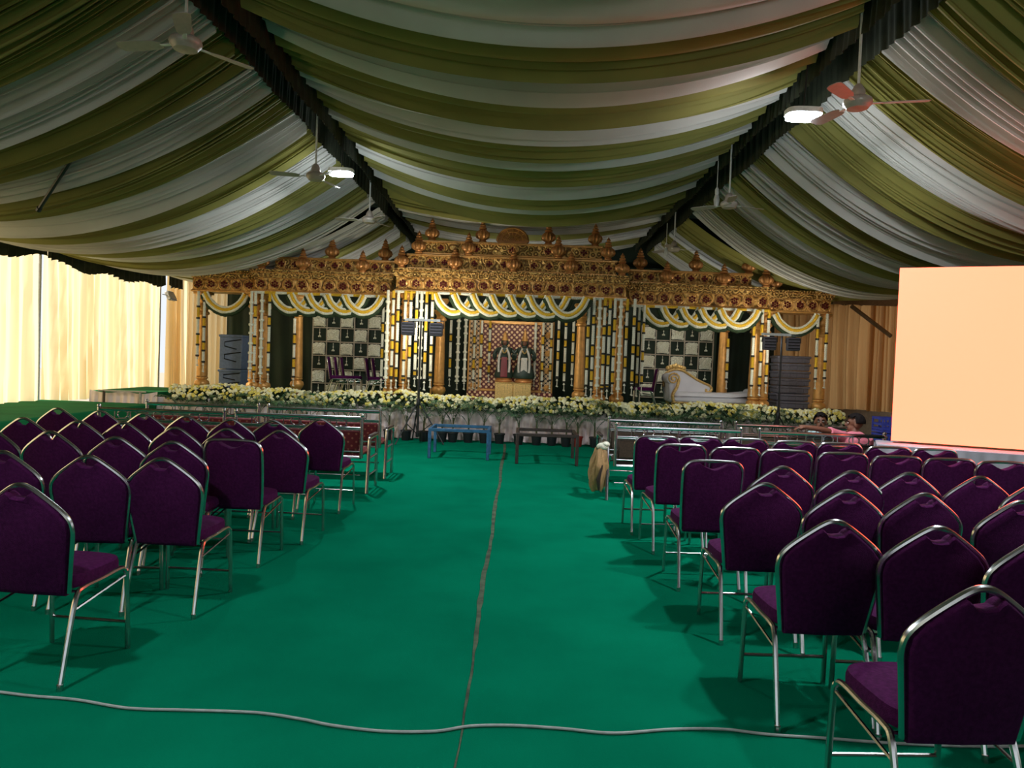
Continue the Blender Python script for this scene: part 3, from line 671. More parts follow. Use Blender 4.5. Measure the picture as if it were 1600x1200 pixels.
# ================================================================== STAGE: portals
BEADROW = {}
def floret(kind):
    b = MB(); n = 6 if kind == 'six' else 4; r0 = .052 if n == 6 else .04; rd = .024
    for k in range(n + 1):
        a = 2 * PI * k / n + (PI / 6 if n == 6 else 0); c = (r0 * math.cos(a), r0 * math.sin(a)) if k < n else (0, 0); q = rd * (1 if k < n else .7)
        b.prism([(c[0] + q * math.cos(j * PI / 4), c[1] + q * math.sin(j * PI / 4)) for j in range(8)], lambda x, z, o: (x, -o, z), 0, .012, 0)
    rg = .115 if n == 6 else .085
    b.tube([(rg * math.cos(j * PI / 10), -.006, rg * math.sin(j * PI / 10)) for j in range(20)], .011, 5, 1, closed=True)
    for k in range(8):
        a = k * PI / 4 + .2; b.ball((rg * .82 * math.cos(a), -.004, rg * .82 * math.sin(a)), .012, 5, 4, 1)
    return b.mesh('floret', [M['ruby'], M['gold_plain']])
FLO = {k: floret(k) for k in ('six', 'four')}
def beads(parent, x0, x1, y, z, r=.016):
    b = MB(); n = max(2, int((x1 - x0) / (r * 2.6)))
    for i in range(n + 1): b.ball((x0 + (x1 - x0) * i / n, y, z), r, 5, 4)
    b.obj('bead_row', M['gold_plain'], parent)
def lintel(name, xc, y, w, zb, dep, label, nflo, tiers=()):
    # zb = underside; band .30, cornice .15
    e = empty(name, (xc, y, 0), 0, label, 'lintel', 'carved gold lintels of the stage'); h = w / 2
    MB().box((0, dep / 2, zb + .165), (w - .10, dep, .27), ch=.008).obj('frieze', M['gold'], e)
    MB().box((0, dep / 2 - .01, zb + .015), (w - .04, dep + .05, .04), ch=.01).obj('lower_moulding', M['gold_plain'], e)
    b = MB()
    for z, o, hh in ((.315, .02, .03), (.355, .05, .05), (.405, .085, .05), (.445, .11, .03)): b.box((0, dep / 2 - o / 2, zb + z), (w - .06 + o * 1.2, dep + o, hh), ch=.008)
    b.obj('cornice', M['gold_fine'], e)
    beads(e, -h + .03, h - .03, -.098, zb + .40); beads(e, -h + .06, h - .06, -.012, zb + .045, .012); beads(e, -h + .06, h - .06, -.012, zb + .285, .012)
    for i in range(nflo): put('floret', FLO['six'], e, (-h + .05 + (w - .10) * (i + .5) / nflo, -.002, zb + .165))
    z = zb + .46
    for (w2, xo, hh, dp, nf) in tiers:
        MB().box((xo, dep / 2, z + hh / 2), (w2, dp, hh), ch=.008).obj('upper_tier', M['gold_fine'], e)
        MB().box((xo, dep / 2, z + hh - .03), (w2 + .05, dp + .05, .05), ch=.01).box((xo, dep / 2, z + .02), (w2 + .04, dp + .04, .04), ch=.01).obj('tier_moulding', M['gold_plain'], e)
        for i in range(nf): put('floret', FLO['four'], e, (xo - w2 / 2 + w2 * (i + .5) / nf, dep / 2 - dp / 2 - .003, z + hh * .48))
        beads(e, xo - w2 / 2, xo + w2 / 2, dep / 2 - dp / 2 - .03, z + hh - .045, .012)
        z += hh
    return e
YC, YW, YO = 15.0, 15.3, 15.55
ZC, ZW, ZO = 2.95, 2.86, 2.84
lC = lintel('carved_lintel', -.235, YC, 4.78, ZC, .5, 'wide gold carved lintel with stepped tiers over the stage centre', 17, ((4.25, -.0, .32, .42, 14), (3.65, 0, .29, .3, 5)))
xl0, xl1 = W(395, 430, YW).x, W(614, 430, YW).x
lL = lintel('carved_lintel', (xl0 + xl1) / 2, YW, xl1 - xl0 + .02, ZW, .45, 'gold carved lintel over the arch left of the stage centre', 10, ((2.5, .23, .29, .34, 9),))
xo0 = W(299, 430, YO).x
lO = lintel('carved_lintel', (xo0 + xl0) / 2, YO, xl0 - xo0 + .04, ZO, .4, 'short gold lintel at the stage\'s far left end', 5)
xr0, xr1 = W(980, 450, YW).x, W(1206, 460, YW).x
lR = lintel('carved_lintel', (xr0 + xr1) / 2, YW, xr1 - xr0 + .02, ZW, .45, 'gold carved lintel over the arch right of the stage centre', 10, ((2.5, -.17, .29, .34, 9),))
xq1 = W(1301, 470, YO).x
lQ = lintel('carved_lintel', (xr1 + xq1) / 2, YO, xq1 - xr1 + .04, ZO, .4, 'short gold lintel at the stage\'s far right end', 5)
# crest above the centre
cr = empty('crest_ornament', (-.235, YC + .3, ZC + .46 + .61), 0, 'dark gold fan-shaped crest on top of the centre lintel', 'ornament')
out = [(.34 * math.cos(a), .30 * math.sin(a) * .95 + .06) for a in [PI * k / 18 for k in range(19)]] + [(-.25, 0), (.25, 0)]
MB().prism(out, lambda a, c, o: (a, o, c), -.06, .06).obj('plate', M['copper'], cr)
b = MB()
for rr_ in (.12, .22, .31): b.tube([(rr_ * math.cos(a), -.07, .06 + rr_ * .85 * math.sin(a)) for a in [PI * k / 16 for k in range(17)]], .014, 5)
for k in range(7): a = PI * (k + .5) / 7; b.tube([(.06 * math.cos(a), -.07, .06 + .06 * math.sin(a)), (.30 * math.cos(a), -.07, .06 + .26 * math.sin(a))], .012, 5)
b.obj('relief', M['gold_plain'], cr)
# kalash finials
kb = MB().lathe([(.062, 0), (.066, .015), (.05, .03), (.06, .045)], 20).lathe([(.055, .045), (.098, .075), (.112, .115), (.100, .155), (.062, .19), (.045, .20)], 48, rib=12, amp=.085)
kb.lathe([(.045, .20), (.064, .215), (.058, .235), (.036, .245), (.050, .262), (.046, .28), (.026, .29), (.035, .305), (.028, .325), (.012, .345), (.003, .365)], 18)
KM = kb.mesh('kalash_finial', M['copper'])
kpos = []
zt1, zt2, zt3 = ZC + .462, ZC + .782, ZC + 1.072
for px in (675, 754, 857, 930): kpos.append((W(px, 378, YC + .2).x, YC + .2, zt3, 'on the topmost centre tier'))
for px in (654, 732, 872, 950): kpos.append((W(px, 400, YC + .06).x, YC + .06, zt2, 'on the middle centre tier'))
for px in (627, 710, 802, 892, 972): kpos.append((W(px, 424, YC - .03).x, YC - .02, zt1, 'on the lower centre cornice'))
for px in (519, 602): kpos.append((W(px, 400, YW + .2).x, YW + .2, ZW + .75, 'on the left wing\'s upper tier'))
for px in (410, 474, 567): kpos.append((W(px, 420, YW).x, YW - .03, ZW + .462, 'on the left wing\'s cornice'))
kpos.append((W(381, 421, YO).x, YO + .1, ZO + .462, 'on the short far left lintel'))
for px in (1000, 1087, 1170): kpos.append((W(px, 423, YW + .2).x, YW + .2, ZW + .75, 'on the right wing\'s upper tier'))
for px in (1041, 1130, 1196): kpos.append((W(px, 446, YW).x, YW - .03, ZW + .462, 'on the right wing\'s cornice'))
kpos.append((W(1213, 455, YO).x, YO + .1, ZO + .462, 'on the short far right lintel'))
cnt = {}
for x, y, z, t in kpos:
    cnt[t] = cnt.get(t, 0) + 1
    tot = sum(1 for k in kpos if k[3] == t)
    lab = 'ribbed copper-gold pot finial %s%s' % (t, '' if tot == 1 else ', %s from left' % ORD[cnt[t]])
    s = 1.28
    tag(put('kalash_finial', KM, None, (x, y, z), (0, 0, R.uniform(0, 1)), (s, s, s)), lab, 'finial', 'pot finials on the stage lintels')
# pillars
PB = MB().box((0, 0, .03), (.30, .30, .06), ch=.01).lathe([(.13, .06), (.14, .08), (.10, .12), (.085, .15), (.13, .20), (.155, .26), (.14, .32), (.09, .36), (.12, .38), (.12, .41), (.095, .43)], 28, rib=14, amp=.03).mesh('pillar_base', M['gold_plain'])
PS = MB().lathe([(.118, .43), (.112, .9), (.10, 1.4), (.092, 1.75)], 24).mesh('shaft', M['gold_plain'])
PC = MB().lathe([(.092, 1.75), (.125, 1.77), (.12, 1.81), (.09, 1.84), (.10, 1.88), (.14, 1.93), (.13, 1.97), (.095, 2.0), (.115, 2.04), (.10, 2.10), (.15, 2.16), (.15, 2.19)], 28, rib=14, amp=.025).box((0, 0, 2.215), (.32, .32, .05), ch=.01).mesh('capital', M['gold_plain'])
def pillar(px, py, y, zt, label):
    p = W(px, py, y); e = empty('carved_pillar', (p.x, y, STAGE), 0, label, 'pillar', 'gold pillars of the stage'); k = (zt - STAGE) / 2.24
    for n, me in (('pillar_base', PB), ('shaft', PS), ('capital', PC)): put(n, me, e, sc=(1, 1, k))
pillar(317, 525, YO + .2, ZO, 'gold pillar at the far left end of the stage')
pillar(398, 525, YW + .2, ZW, 'gold pillar between the two left arches, left of its pair')
pillar(413, 525, YW + .26, ZW, 'gold pillar between the two left arches, right of its pair')
pillar(466, 525, 16.9, 2.95, 'slim gold pillar standing back in the left arch')
pillar(612, 530, YC + .32, ZC, 'gold pillar behind the flower strings left of centre, outer')
pillar(634, 530, YC + .28, ZC, 'gold pillar behind the flower strings left of centre, inner')
pillar(688, 530, 16.6, 2.95, 'gold pillar standing back to the left of the shrine')
pillar(907, 540, 16.6, 2.95, 'gold pillar standing back to the right of the shrine')
pillar(938, 540, YC + .28, ZC, 'gold pillar behind the flower strings right of centre, inner')
pillar(966, 540, YC + .32, ZC, 'gold pillar behind the flower strings right of centre, outer')
pillar(1130, 550, 16.9, 2.95, 'slim gold pillar standing back behind the white sofa')
pillar(1180, 550, YW + .2, ZW, 'gold pillar between the two right arches, left of its pair')
pillar(1194, 550, YW + .3, ZW, 'gold pillar between the two right arches, right of its pair')
pillar(1282, 560, YO + .2, ZO, 'gold pillar at the far right end of the stage')

# ---- added fill lamps hidden behind the lintels to brighten the stage interior
for xx, zz, yy, ww, wh in ((-.24, ZC, YC, 26, 'centre'), ((xl0 + xl1) / 2, ZW, YW, 17, 'left wing'), ((xr0 + xr1) / 2, ZW, YW, 13, 'right wing')):
    e = empty('added_stage_fill', (xx, yy + (.61 if wh == 'centre' else .56), zz + .10), 0, 'added slim fill lamp hidden behind the %s lintel' % wh, 'floodlight', 'added fill lamps behind the lintels')
    MB().box((0, -.04, .03), (1.1, .07, .09), ch=.01).obj('housing', M['black'], e); MB().box((0, 0, .02), (1.06, .015, .06)).obj('diffuser', M['lampglow'], e, smooth=False)
    for q_ in (-.4, .4): MB().box((q_, -.08, .05), (.03, .08, .03)).obj('bracket', M['black'], e, smooth=False)
    l = bpy.data.lights.new('added_fill_light', 'AREA'); l.shape = 'RECTANGLE'; l.size = 1.06; l.size_y = .06; l.energy = ww; l.color = (1, .9, .74)
    lo = bpy.data.objects.new('added_fill_light', l); C.objects.link(lo); lo.parent = e; lo.location = (0, .012, .02); lo.rotation_euler = (PI / 2 - .42, 0, 0)
# ---- swag garlands
def bump_tube(pts, r, seed, n=8):
    rg = random.Random(seed); b = MB(); P = spline(pts, 3); b.tube(P, [r * rg.uniform(.86, 1.14) for _ in P], n); return b
def swag_meshes(w, dr):
    U = lambda d, k=0: [(w * t, 0, -(dr + d) * (1 - (2 * t - 1) ** 2) ** .8 ) for t in [i / 12 for i in range(13)]]
    def off(d):
        P = U(0); out = []
        for i, p in enumerate(P):
            a = Vector(P[max(0, i - 1)]); c = Vector(P[min(12, i + 1)]); t = (c - a).normalized(); nn = Vector((t.z, 0, -t.x))
            if nn.z > 0: nn = -nn
            out.append(Vector(p) + nn * d)
        return out
    d = {'green_fringe': bump_tube(off(.105), .050, 1).mesh('green_fringe', M['fringe']), 'jasmine_rope': bump_tube([p + Vector((0, -.02, 0)) for p in off(.058)], .034, 2).mesh('jasmine_rope', M['jasmine']),
         'marigold_rope': bump_tube([p + Vector((0, -.035, 0)) for p in off(.012)], .034, 3).mesh('marigold_rope', M['marigold']), 'inner_rope': bump_tube([p + Vector((0, -.02, 0)) for p in off(-.036)], .026, 4).mesh('jasmine_rope', M['jasmine'])}
    return d
def swags(px0, px1, n, py, y, zt, dr, where, wf=1.9):
    a, b = W(px0, py, y).x, W(px1, py, y).x; st_ = (b - a) / (n - 1 + wf) if n > 1 else 0; w = st_ * wf if n > 1 else b - a
    d = swag_meshes(w, dr)
    for i in range(n):
        lab = 'yellow and white flower swag with green fringe, %s%s' % ('' if n == 1 else ORD[i + 1] + ' from left ', where)
        e = empty('flower_swag', (a + st_ * i, y - .035 * i, zt), 0, lab, 'garland', 'flower swags under the lintels')
        put('green_fringe', d['green_fringe'], e, (0, .03, 0)); put('jasmine_rope', d['jasmine_rope'], e); put('marigold_rope', d['marigold_rope'], e); put('jasmine_rope', d['inner_rope'], e)
swags(682, 914, 7, 465, YC - .05, ZC - .02, .36, 'under the centre lintel')
swags(428, 598, 5, 460, YW - .02, ZW - .02, .33, 'under the left wing lintel')
swags(1008, 1180, 5, 475, YW - .02, ZW - .02, .33, 'under the right wing lintel')
swags(322, 384, 1, 458, YO - .02, ZO - .02, .34, 'in the far left arch')
swags(1212, 1276, 1, 492, YO - .02, ZO - .02, .34, 'in the far right arch')
# ---- flower rope along the lintel undersides
for (x0, x1, y, z, lab) in ((-2.58, 2.11, YC - .06, ZC - .015, 'thin flower edging under the centre lintel'), (xl0 + .05, xl1 - .1, YW - .06, ZW - .015, 'thin flower edging under the left wing lintel'), (xr0 + .1, xr1 - .05, YW - .06, ZW - .015, 'thin flower edging under the right wing lintel')):
    e = empty('flower_edging', (x0, y, z), 0, lab, 'garland', 'flower edgings under the lintels'); n = max(4, int((x1 - x0) / .22)); L = (x1 - x0) / n
    for i in range(n):
        MB().tube([(L * i, 0, 0), (L * (i + .5), 0, -.004), (L * (i + 1), 0, 0)], [.026, .032, .026], 6).obj('marigold_segment' if i % 2 else 'jasmine_segment', M['marigold' if i % 2 else 'jasmine'], e)
# ---- vertical strings
def segmesh(key, nm):
    pr = []; rg = random.Random(len(nm))
    for i in range(9): pr += [(.026, i / 9), (.034, (i + .5) / 9)]
    pr.append((.022, 1)); return MB().lathe([(r, -z) for r, z in pr], 8).mesh(nm, M[key])
SW, SY = segmesh('jasmine', 'jasmine_segment'), segmesh('marigold', 'marigold_segment')
SB = MB().lathe([(.02, -.022), (.040, -.018), (.042, .018), (.02, .022)], 8).mesh('dark_bead', M['darkbead'])
ST = MB().tube([(0, 0, 0), (-.006, 0, -.16)], .005, 5).tube([(0, 0, 0), (.012, 0, -.17)], .005, 5).ball((-.008, 0, -.18), .018, 6, 5).ball((.014, 0, -.19), .018, 6, 5).lathe([(.012, -.02), (.03, -.05), (.008, 0)], 8).mesh('tassel', M['jasmine'])
SBW = MB().lathe([(.02, -.03), (.05, -.02), (.05, .02), (.02, .03)], 10).mesh('jasmine_ring', M['jasmine'])
def string(x, y, zt, zb, seed, lab, grp, k=1.0):
    r = random.Random(seed); e = empty('flower_string', (x, y, zt), 0, lab, 'garland', grp); z = 0; L = zt - zb - .2; c = r.randint(0, 1); style = r.random()
    while z > -L:
        l = (r.uniform(.28, .42) if c == 0 else r.uniform(.17, .26)) if style < .72 else r.uniform(.16, .24)
        l = min(l, L + z + .02)
        white = c == 0 or style > .72
        put('jasmine_segment' if white else 'marigold_segment', SW if white else SY, e, (0, 0, z), (0, 0, 0), (k, k, l)); z -= l
        put('dark_bead' if style < .72 else 'jasmine_ring', SB if style < .72 else SBW, e, (0, 0, z), sc=(k, k, 1)); c = 1 - c
    put('tassel', ST, e, (0, 0, z - .02))
def strings(pxs, py, y, zt, pyb, where, k=1.0, grp='flower strings on the stage', jit=.05):
    for i, px in enumerate(pxs):
        p = W(px, py, y); yy = y + R.uniform(-jit, jit * .3); zb = W(px, pyb + R.uniform(-8, 4), y).z
        string(p.x, yy, zt, zb, int(px * 7 + py), 'hanging jasmine and marigold string, %s from left %s' % (ORD[i + 1], where), grp, k)
strings([605, 613, 621, 632, 641, 650, 657, 665, 674], 530, YC - .10, ZC, 606, 'before the pillars left of centre')
strings([918, 926, 935, 943, 951, 959, 968, 978, 989], 540, YC - .10, ZC, 618, 'before the pillars right of centre')
strings([393, 399, 408, 421], 530, YW - .06, ZW, 594, 'on the left pillar pair')
strings([309, 318], 530, YO - .03, ZO, 575, 'on the far left pillar')
strings([598, 606], 530, YW - .04, ZW, 600, 'at the left arch\'s right edge', .9)
strings([997, 1004], 545, YW - .04, ZW, 615, 'at the right arch\'s left edge', .9)
strings([1176, 1188, 1199], 550, YW - .06, ZW, 620, 'on the right pillar pair')
strings([1275, 1288], 560, YO - .03, ZO, 608, 'on the far right pillar')
strings([704, 716, 727], 540, 17.9, 2.75, 603, 'in the dark bay left of the shrine', 1.05)
strings([872, 883, 895], 545, 17.9, 2.75, 607, 'in the dark bay right of the shrine', 1.05)
strings([460], 540, 16.76, 2.4, 598, 'on the slim left inner pillar', 1.05)
strings([1137], 555, 16.76, 2.3, 610, 'on the slim pillar behind the sofa', 1.05)

gr = empty('garland_rail', (-.24, 17.9, 0), 0, 'thin gold rail holding the flower strings beside the shrine', 'rail')
MB().tube([(-1.9, 0, 2.77), (1.75, 0, 2.77)], .02, 8).obj('bar', M['gold_plain'], gr)
for x_ in (-1.9, 1.75): MB().tube([(x_, 0, STAGE), (x_, 0, 2.79)], .022, 8).obj('post', M['gold_plain'], gr)
# ---- shrine in the centre
sy = 18.3; a = W(734, 500, sy); c = W(866, 505, sy); x0, x1 = a.x, c.x; xc = (x0 + x1) / 2; w = x1 - x0
sh = empty('shrine_panel', (xc, sy, STAGE), 0, 'red lattice shrine panel in a gold frame behind the two statues', 'shrine')
MB().box((0, 0, 1.0), (w * .70, .06, 1.85)).obj('lattice_panel', M['lattice'], sh, smooth=False)
MB().box((0, -.06, .10), (w, .30, .26)).obj('base_lattice', M['lattice'], sh, smooth=False)
for s in (-1, 1):
    col = MB().box((s * w * .435, -.02, 1.0), (w * .12, .10, 1.95)).obj('side_column', M['lattice2'], sh, smooth=False)
    for z in (.35, .78, 1.21, 1.66):
        b = MB()
        for k in range(6): b.ball((s * w * .435 + .05 * math.cos(k * PI / 3), -.085, z + .05 * math.sin(k * PI / 3)), (.035, .02, .035), 6, 4)
        b.ball((s * w * .435, -.09, z), (.04, .03, .04), 8, 4).obj('rosette', M['gold_plain'], col)
    MB().box((s * w * .362, -.05, 1.0), (.06, .08, 1.9), ch=.01).obj('frame_bar', M['gold_plain'], sh)
    MB().box((s * w * .495, -.05, 1.0), (.04, .10, 1.98), ch=.01).obj('frame_bar', M['gold_plain'], sh)
MB().box((0, -.05, 1.94), (w * .76, .09, .08), ch=.01).obj('frame_bar', M['gold_plain'], sh)
MB().box((0, -.05, .26), (w * .76, .09, .06), ch=.01).obj('frame_bar', M['gold_plain'], sh)
strings([741, 752, 765], 545, sy - .16, 2.58, 602, 'on the shrine\'s left edge', 1.0)
strings([836, 848, 861], 545, sy - .16, 2.58, 604, 'on the shrine\'s right edge', 1.0)
def statue(px, label, main, sash, crown_h, pw):
    p = W(px, 590, 17.75); e = empty('idol_statue', (p.x, 17.75, 1.10), 0, label, 'statue', 'pair of dressed statues')
    MB().lathe([(.20, 0), (.22, .02), (.20, .05), (.17, .07), (.19, .09), (.17, .11)], 20, sy=.7).obj('lotus_pedestal', M['copper'], e)
    # one continuous body: robe, torso, neck, head
    prof = [(.17 * pw, .10), (.19 * pw, .16), (.155 * pw, .32), (.125, .48), (.105, .58), (.125, .68), (.150, .78), (.135, .83), (.05, .855), (.045, .88), (.062, .90), (.070, .94), (.066, .99), (.045, 1.02), (.01, 1.03)]
    MB().lathe(prof, 20, sx=1.3, sy=.85).obj('body', M[main], e)
    MB().ball((0, -.045, .945), (.052, .03, .062), 10, 8).ball((0, -.078, .94), (.012, .012, .018), 6, 4).obj('face', M['skin'], e)
    for s in (-1, 1):
        b = MB(); b.tube(spline([(s * .165, 0, .79), (s * .25, -.02, .66), (s * .23, -.10, .56), (s * .20, -.15, .62)], 4), [.045] * 4 + [.036] * 5 + [.028] * 4, 8); b.ball((s * .20, -.155, .65), (.03, .02, .04), 8, 5); b.obj('arm', M[main], e)
        MB().tube(spline([(s * .05, -.095, .82), (s * .12, -.115, .62), (s * .13, -.14, .36), (s * .12, -.15, .24)], 4), [.03] * 13, 6).obj('white_garland', M['idolw'], e)
    MB().lathe([(.072, 1.0), (.078, 1.02), (.065, 1.05), (.07, 1.07), (.05, 1.10), (.052, 1.12), (.03, 1.12 + crown_h * .6), (.008, 1.12 + crown_h)], 16).obj('crown', M['gold_plain'], e)
    b = MB(); b.tube(spline([(-.07, -.085, .84), (-.04, -.125, .74), (0, -.135, .70), (.04, -.125, .74), (.07, -.085, .84)], 4), .016, 6); b.obj('necklace', M['goldleaf'], e)
    MB().pad([(-.085, .12), (.085, .12), (.07, .60), (-.07, .60)], lambda a_, c_, o: (a_, -.125 + o - .02 * (c_ < .3), c_), .012, .9).obj('sash', M[sash], e)
    MB().tube([(-.12, -.03, .565), (-.06, -.105, .56), (.06, -.105, .56), (.12, -.03, .565)], .02, 6).obj('belt', M['goldleaf'], e)
statue(787, 'left dressed statue with maroon sash and white garland before the lattice', 'idol', 'idolr', .10, .95)
statue(818, 'right dressed statue with tall gold crown and pale sash before the lattice', 'idol', 'idolw', .17, 1.12)
for px, lab in ((788, 'plain gold box under the left statue'), (816, 'plain gold box under the right statue')):
    p = W(px, 597, 17.7); e = empty('plinth_box', (p.x, 17.7, STAGE), 0, lab, 'plinth', 'gold boxes under the statues')
    MB().box((0, 0, .23), (.43, .4, .46), ch=.01).obj('box', M['goldleaf'], e); MB().box((0, 0, .47), (.45, .42, .025), ch=.006).obj('lid', M['goldleaf'], e)

# ---- trellis panels with white flower tiles
def trellis(pxa, pxb, pyt, y, label, par):
    a, b_ = W(pxa, pyt, y), W(pxb, pyt, y); s = (b_.x - a.x) / 5; e = empty('flower_trellis', (a.x, y, STAGE), 0, label, 'trellis', 'white flower trellises')
    top = 2.62 - STAGE; nr = int(top / s) + 1
    MB().box((s * 2.5, .08, top / 2), (s * 5 + .2, .03, top + .2)).obj('backing', M['backcloth'], e, smooth=False)
    for i in range(6): MB().box((s * i, 0, top / 2), (.028, .03, top)).obj('upright', M['trellis'], e, smooth=False)
    for j in range(nr + 1): MB().box((s * 2.5, -.005, top - s * j), (s * 5, .03, .026)).obj('crossbar', M['trellis'], e, smooth=False)
    out = []
    for k in range(32):
        an = 2 * PI * k / 32; c, sn = math.cos(an), math.sin(an); q = .40 * s * (1 + .035 * math.sin(9 * an)); f = .28
        out.append((q * math.copysign(abs(c) ** f, c), q * math.copysign(abs(sn) ** f, sn)))
    b = MB().pad(out, lambda p, q, o: (p, o, q), .03, .9); rg = random.Random(5)
    for k in range(40): b.ball((rg.uniform(-.36, .36) * s, -.03, rg.uniform(-.36, .36) * s), (.035, .02, .035), 6, 4)
    T = b.mesh('flower_tile', M['jasmine'])
    H = MB().tube([(0, 0, 0), (0, 0, -.16)], .006, 5).ball((0, 0, -.10), .018, 6, 4).ball((-.02, 0, -.19), .022, 6, 4).ball((.02, 0, -.19), .022, 6, 4).ball((0, 0, -.17), .02, 6, 4).mesh('hanging_tassel', M['jasmine'])
    for j in range(nr):
        for i in range(5):
            zc = top - s * (j + .5)
            if zc < .08: continue
            if (i + j) % 2 == par: put('flower_tile', T, e, (s * (i + .5), -.01, zc))
            else: put('hanging_tassel', H, e, (s * (i + .5), -.02, zc + s * .42))
trellis(490, 598, 490, 18.4, 'white flower tile trellis on dark green at the left of the stage', 0)
trellis(1004, 1116, 500, 18.4, 'white flower tile trellis on dark green behind the white sofa', 0)

# ---- stage furniture
for i, (px, dx) in enumerate(((531, 0), (540, 0), (549, 0))):
    p = W(px, 557, 17.0); chair('flat', p.x, 17.0 + .06 * i, -PI / 2 + .15, 'purple chair turned sideways before the left trellis, %s of the stack' % ('front', 'middle', 'rear')[i], 'purple chairs on the stage', STAGE)
for i, px in enumerate((590, 599)):
    p = W(px, 557, 17.0); chair('flat', p.x, 17.0 + .06 * i, -PI / 2 + .1, 'purple chair turned sideways left of the centre flower strings, %s of two' % ('left', 'right')[i], 'purple chairs on the stage', STAGE)
p = W(1008, 580, 16.6); chair('flat', p.x, 16.6, PI / 2 - .1, 'purple chair turned sideways left of the white sofa', 'purple chairs on the stage', STAGE)
# chaise sofa
p = W(1108, 600, 16.3); sf = empty('chaise_sofa', (p.x, 16.3, STAGE), 0, 'white chaise sofa with gold carved trim and scrolled ends', 'sofa')
bo = [(-.92, .30), (-.96, .55), (-.93, .78), (-.84, .88), (-.70, .92), (-.55, .90), (-.40, .82), (-.20, .70), (-.02, .62), (.06, .585), (.10, .52), (.05, .46), (0, .44), (0, .30)]
bs = [(q.x, q.z) for q in spline([(x_, 0, z_) for x_, z_ in bo], 4)]
MB().pad(bs, lambda a_, c_, o: (a_, .30 + o, c_), .07, .95).obj('backrest', M['leather'], sf)
tr = spline([(-.96, .22, .55), (-.94, .22, .80), (-.84, .22, .90), (-.70, .22, .94), (-.55, .22, .92), (-.40, .22, .84), (-.20, .22, .72), (-.02, .22, .64), (.07, .22, .60), (.12, .22, .53), (.07, .22, .46), (.0, .22, .47), (.0, .22, .53)], 6)
MB().tube(tr, .028, 8).obj('gold_trim', M['goldleaf'], sf)
b = MB()
for k in range(7): b.ball((-.70 + (k - 3) * .06, .22, .965 + .05 * math.cos((k - 3) * .5)), (.05, .035, .05 + .02 * (k == 3)), 8, 5)
b.obj('crest', M['goldleaf'], sf)
MB().box((.02, 0, .30), (1.90, .66, .14), ch=.04).obj('seat_base', M['leather'], sf)
def cush(u, v):
    x_ = -.86 + 1.78 * u; y_ = -.33 + .66 * v; ed = min(1, min(u, 1 - u) * 14) ** .5 * min(1, min(v, 1 - v) * 6) ** .5
    return (x_, y_, .37 + .09 * ed + .07 * max(0, (u - .72)) * 3)
MB().grid(cush, 40, 12).obj('seat_cushion', M['leather'], sf)
MB().tube([(.94, -.34, .47), (.94, .34, .47)], .095, 16).obj('foot_roll', M['leather'], sf)
b = MB()
sp = [(-.86 + .13 * (1 - k / 26) * math.cos(k * .5), -.345, .74 + .13 * (1 - k / 26) * math.sin(k * .5)) for k in range(24)]
b.tube(sp, .02, 6); b.tube(spline([(-.74, -.345, .74), (-.78, -.345, .56), (-.86, -.345, .40), (-.84, -.345, .24)], 4), .035, 6)
b.tube([(.94 + .09 * (1 - k / 22) * math.cos(k * .55), -.35, .47 + .09 * (1 - k / 22) * math.sin(k * .55)) for k in range(20)], .018, 6); b.tube([(-.86, -.345, .225), (.92, -.345, .225)], .025, 6); b.tube(spline([(1.02, -.35, .42), (.98, -.35, .32), (.9, -.35, .24)], 4), .03, 6)
b.obj('carved_front', M['goldleaf'], sf)
MB().tube([(-.88, -.33, .74), (-.88, .30, .74)], .12, 16).box((-.88, 0, .5), (.12, .62, .44), ch=.03).obj('scroll_arm', M['leather'], sf)
for x_ in (-.84, .86):
    for y_ in (-.28, .28): MB().lathe([(.02, 0), (.035, .03), (.03, .12), (.05, .23)], 10, (x_, y_, 0)).obj('leg', M['goldleaf'], sf)
# crates and trunks
def crate_stack(px0, px1, pyt, y, items, m, name, labels, grp, ribs):
    a, b_ = W(px0, pyt, y), W(px1, pyt, y); w_ = b_.x - a.x; z = STAGE
    for i, h in enumerate(items):
        e = empty(name, ((a.x + b_.x) / 2, y, z), R.uniform(-.03, .03), labels[i], 'crate', grp)
        MB().box((0, 0, h / 2), (w_ * .94, .5, h - .01), ch=.015).obj('body', M[m], e)
        MB().box((0, 0, h - .035), (w_, .55, .05), ch=.01).obj('rim', M[m], e)
        if ribs == 'arrow':
            b = MB(); t = w_ * .47
            for q in (0, 1): b.tube([(t * .9, -.255, h * (.86 - .36 * q)), (-t * .55, -.255, h * (.78 - .36 * q)), (-t * .55, -.255, h * (.66 - .36 * q)), (t * .5, -.255, h * (.58 - .36 * q))], .012, 4)
            b.obj('moulded_rib', M['black'], e)
        else:
            for k in range(4): MB().box(((k - 1.5) * w_ * .22, -.255, h * .4), (.018, .02, h * .6)).obj('rib', M[m], e, smooth=False)
        z += h
tz = W(365, 523, 16.8).z - STAGE
crate_stack(349, 386, 523, 16.8, [tz * .42, tz * .58], 'trunk', 'storage_box', ['slate blue plastic trunk at the bottom in the far left arch', 'slate blue plastic trunk on top in the far left arch'], 'slate blue trunks', 'arrow')
tz = W(1235, 556, 16.6).z - STAGE
n = 8; crate_stack(1209, 1261, 556, 16.6, [tz / n] * n, 'crate', 'plastic_crate', ['grey plastic crate, %s from the bottom of the stack in the far right arch' % ORD[i + 1] for i in range(n)], 'grey crates in the far right arch', 'rib')
p = W(1392, 665, 11.2)
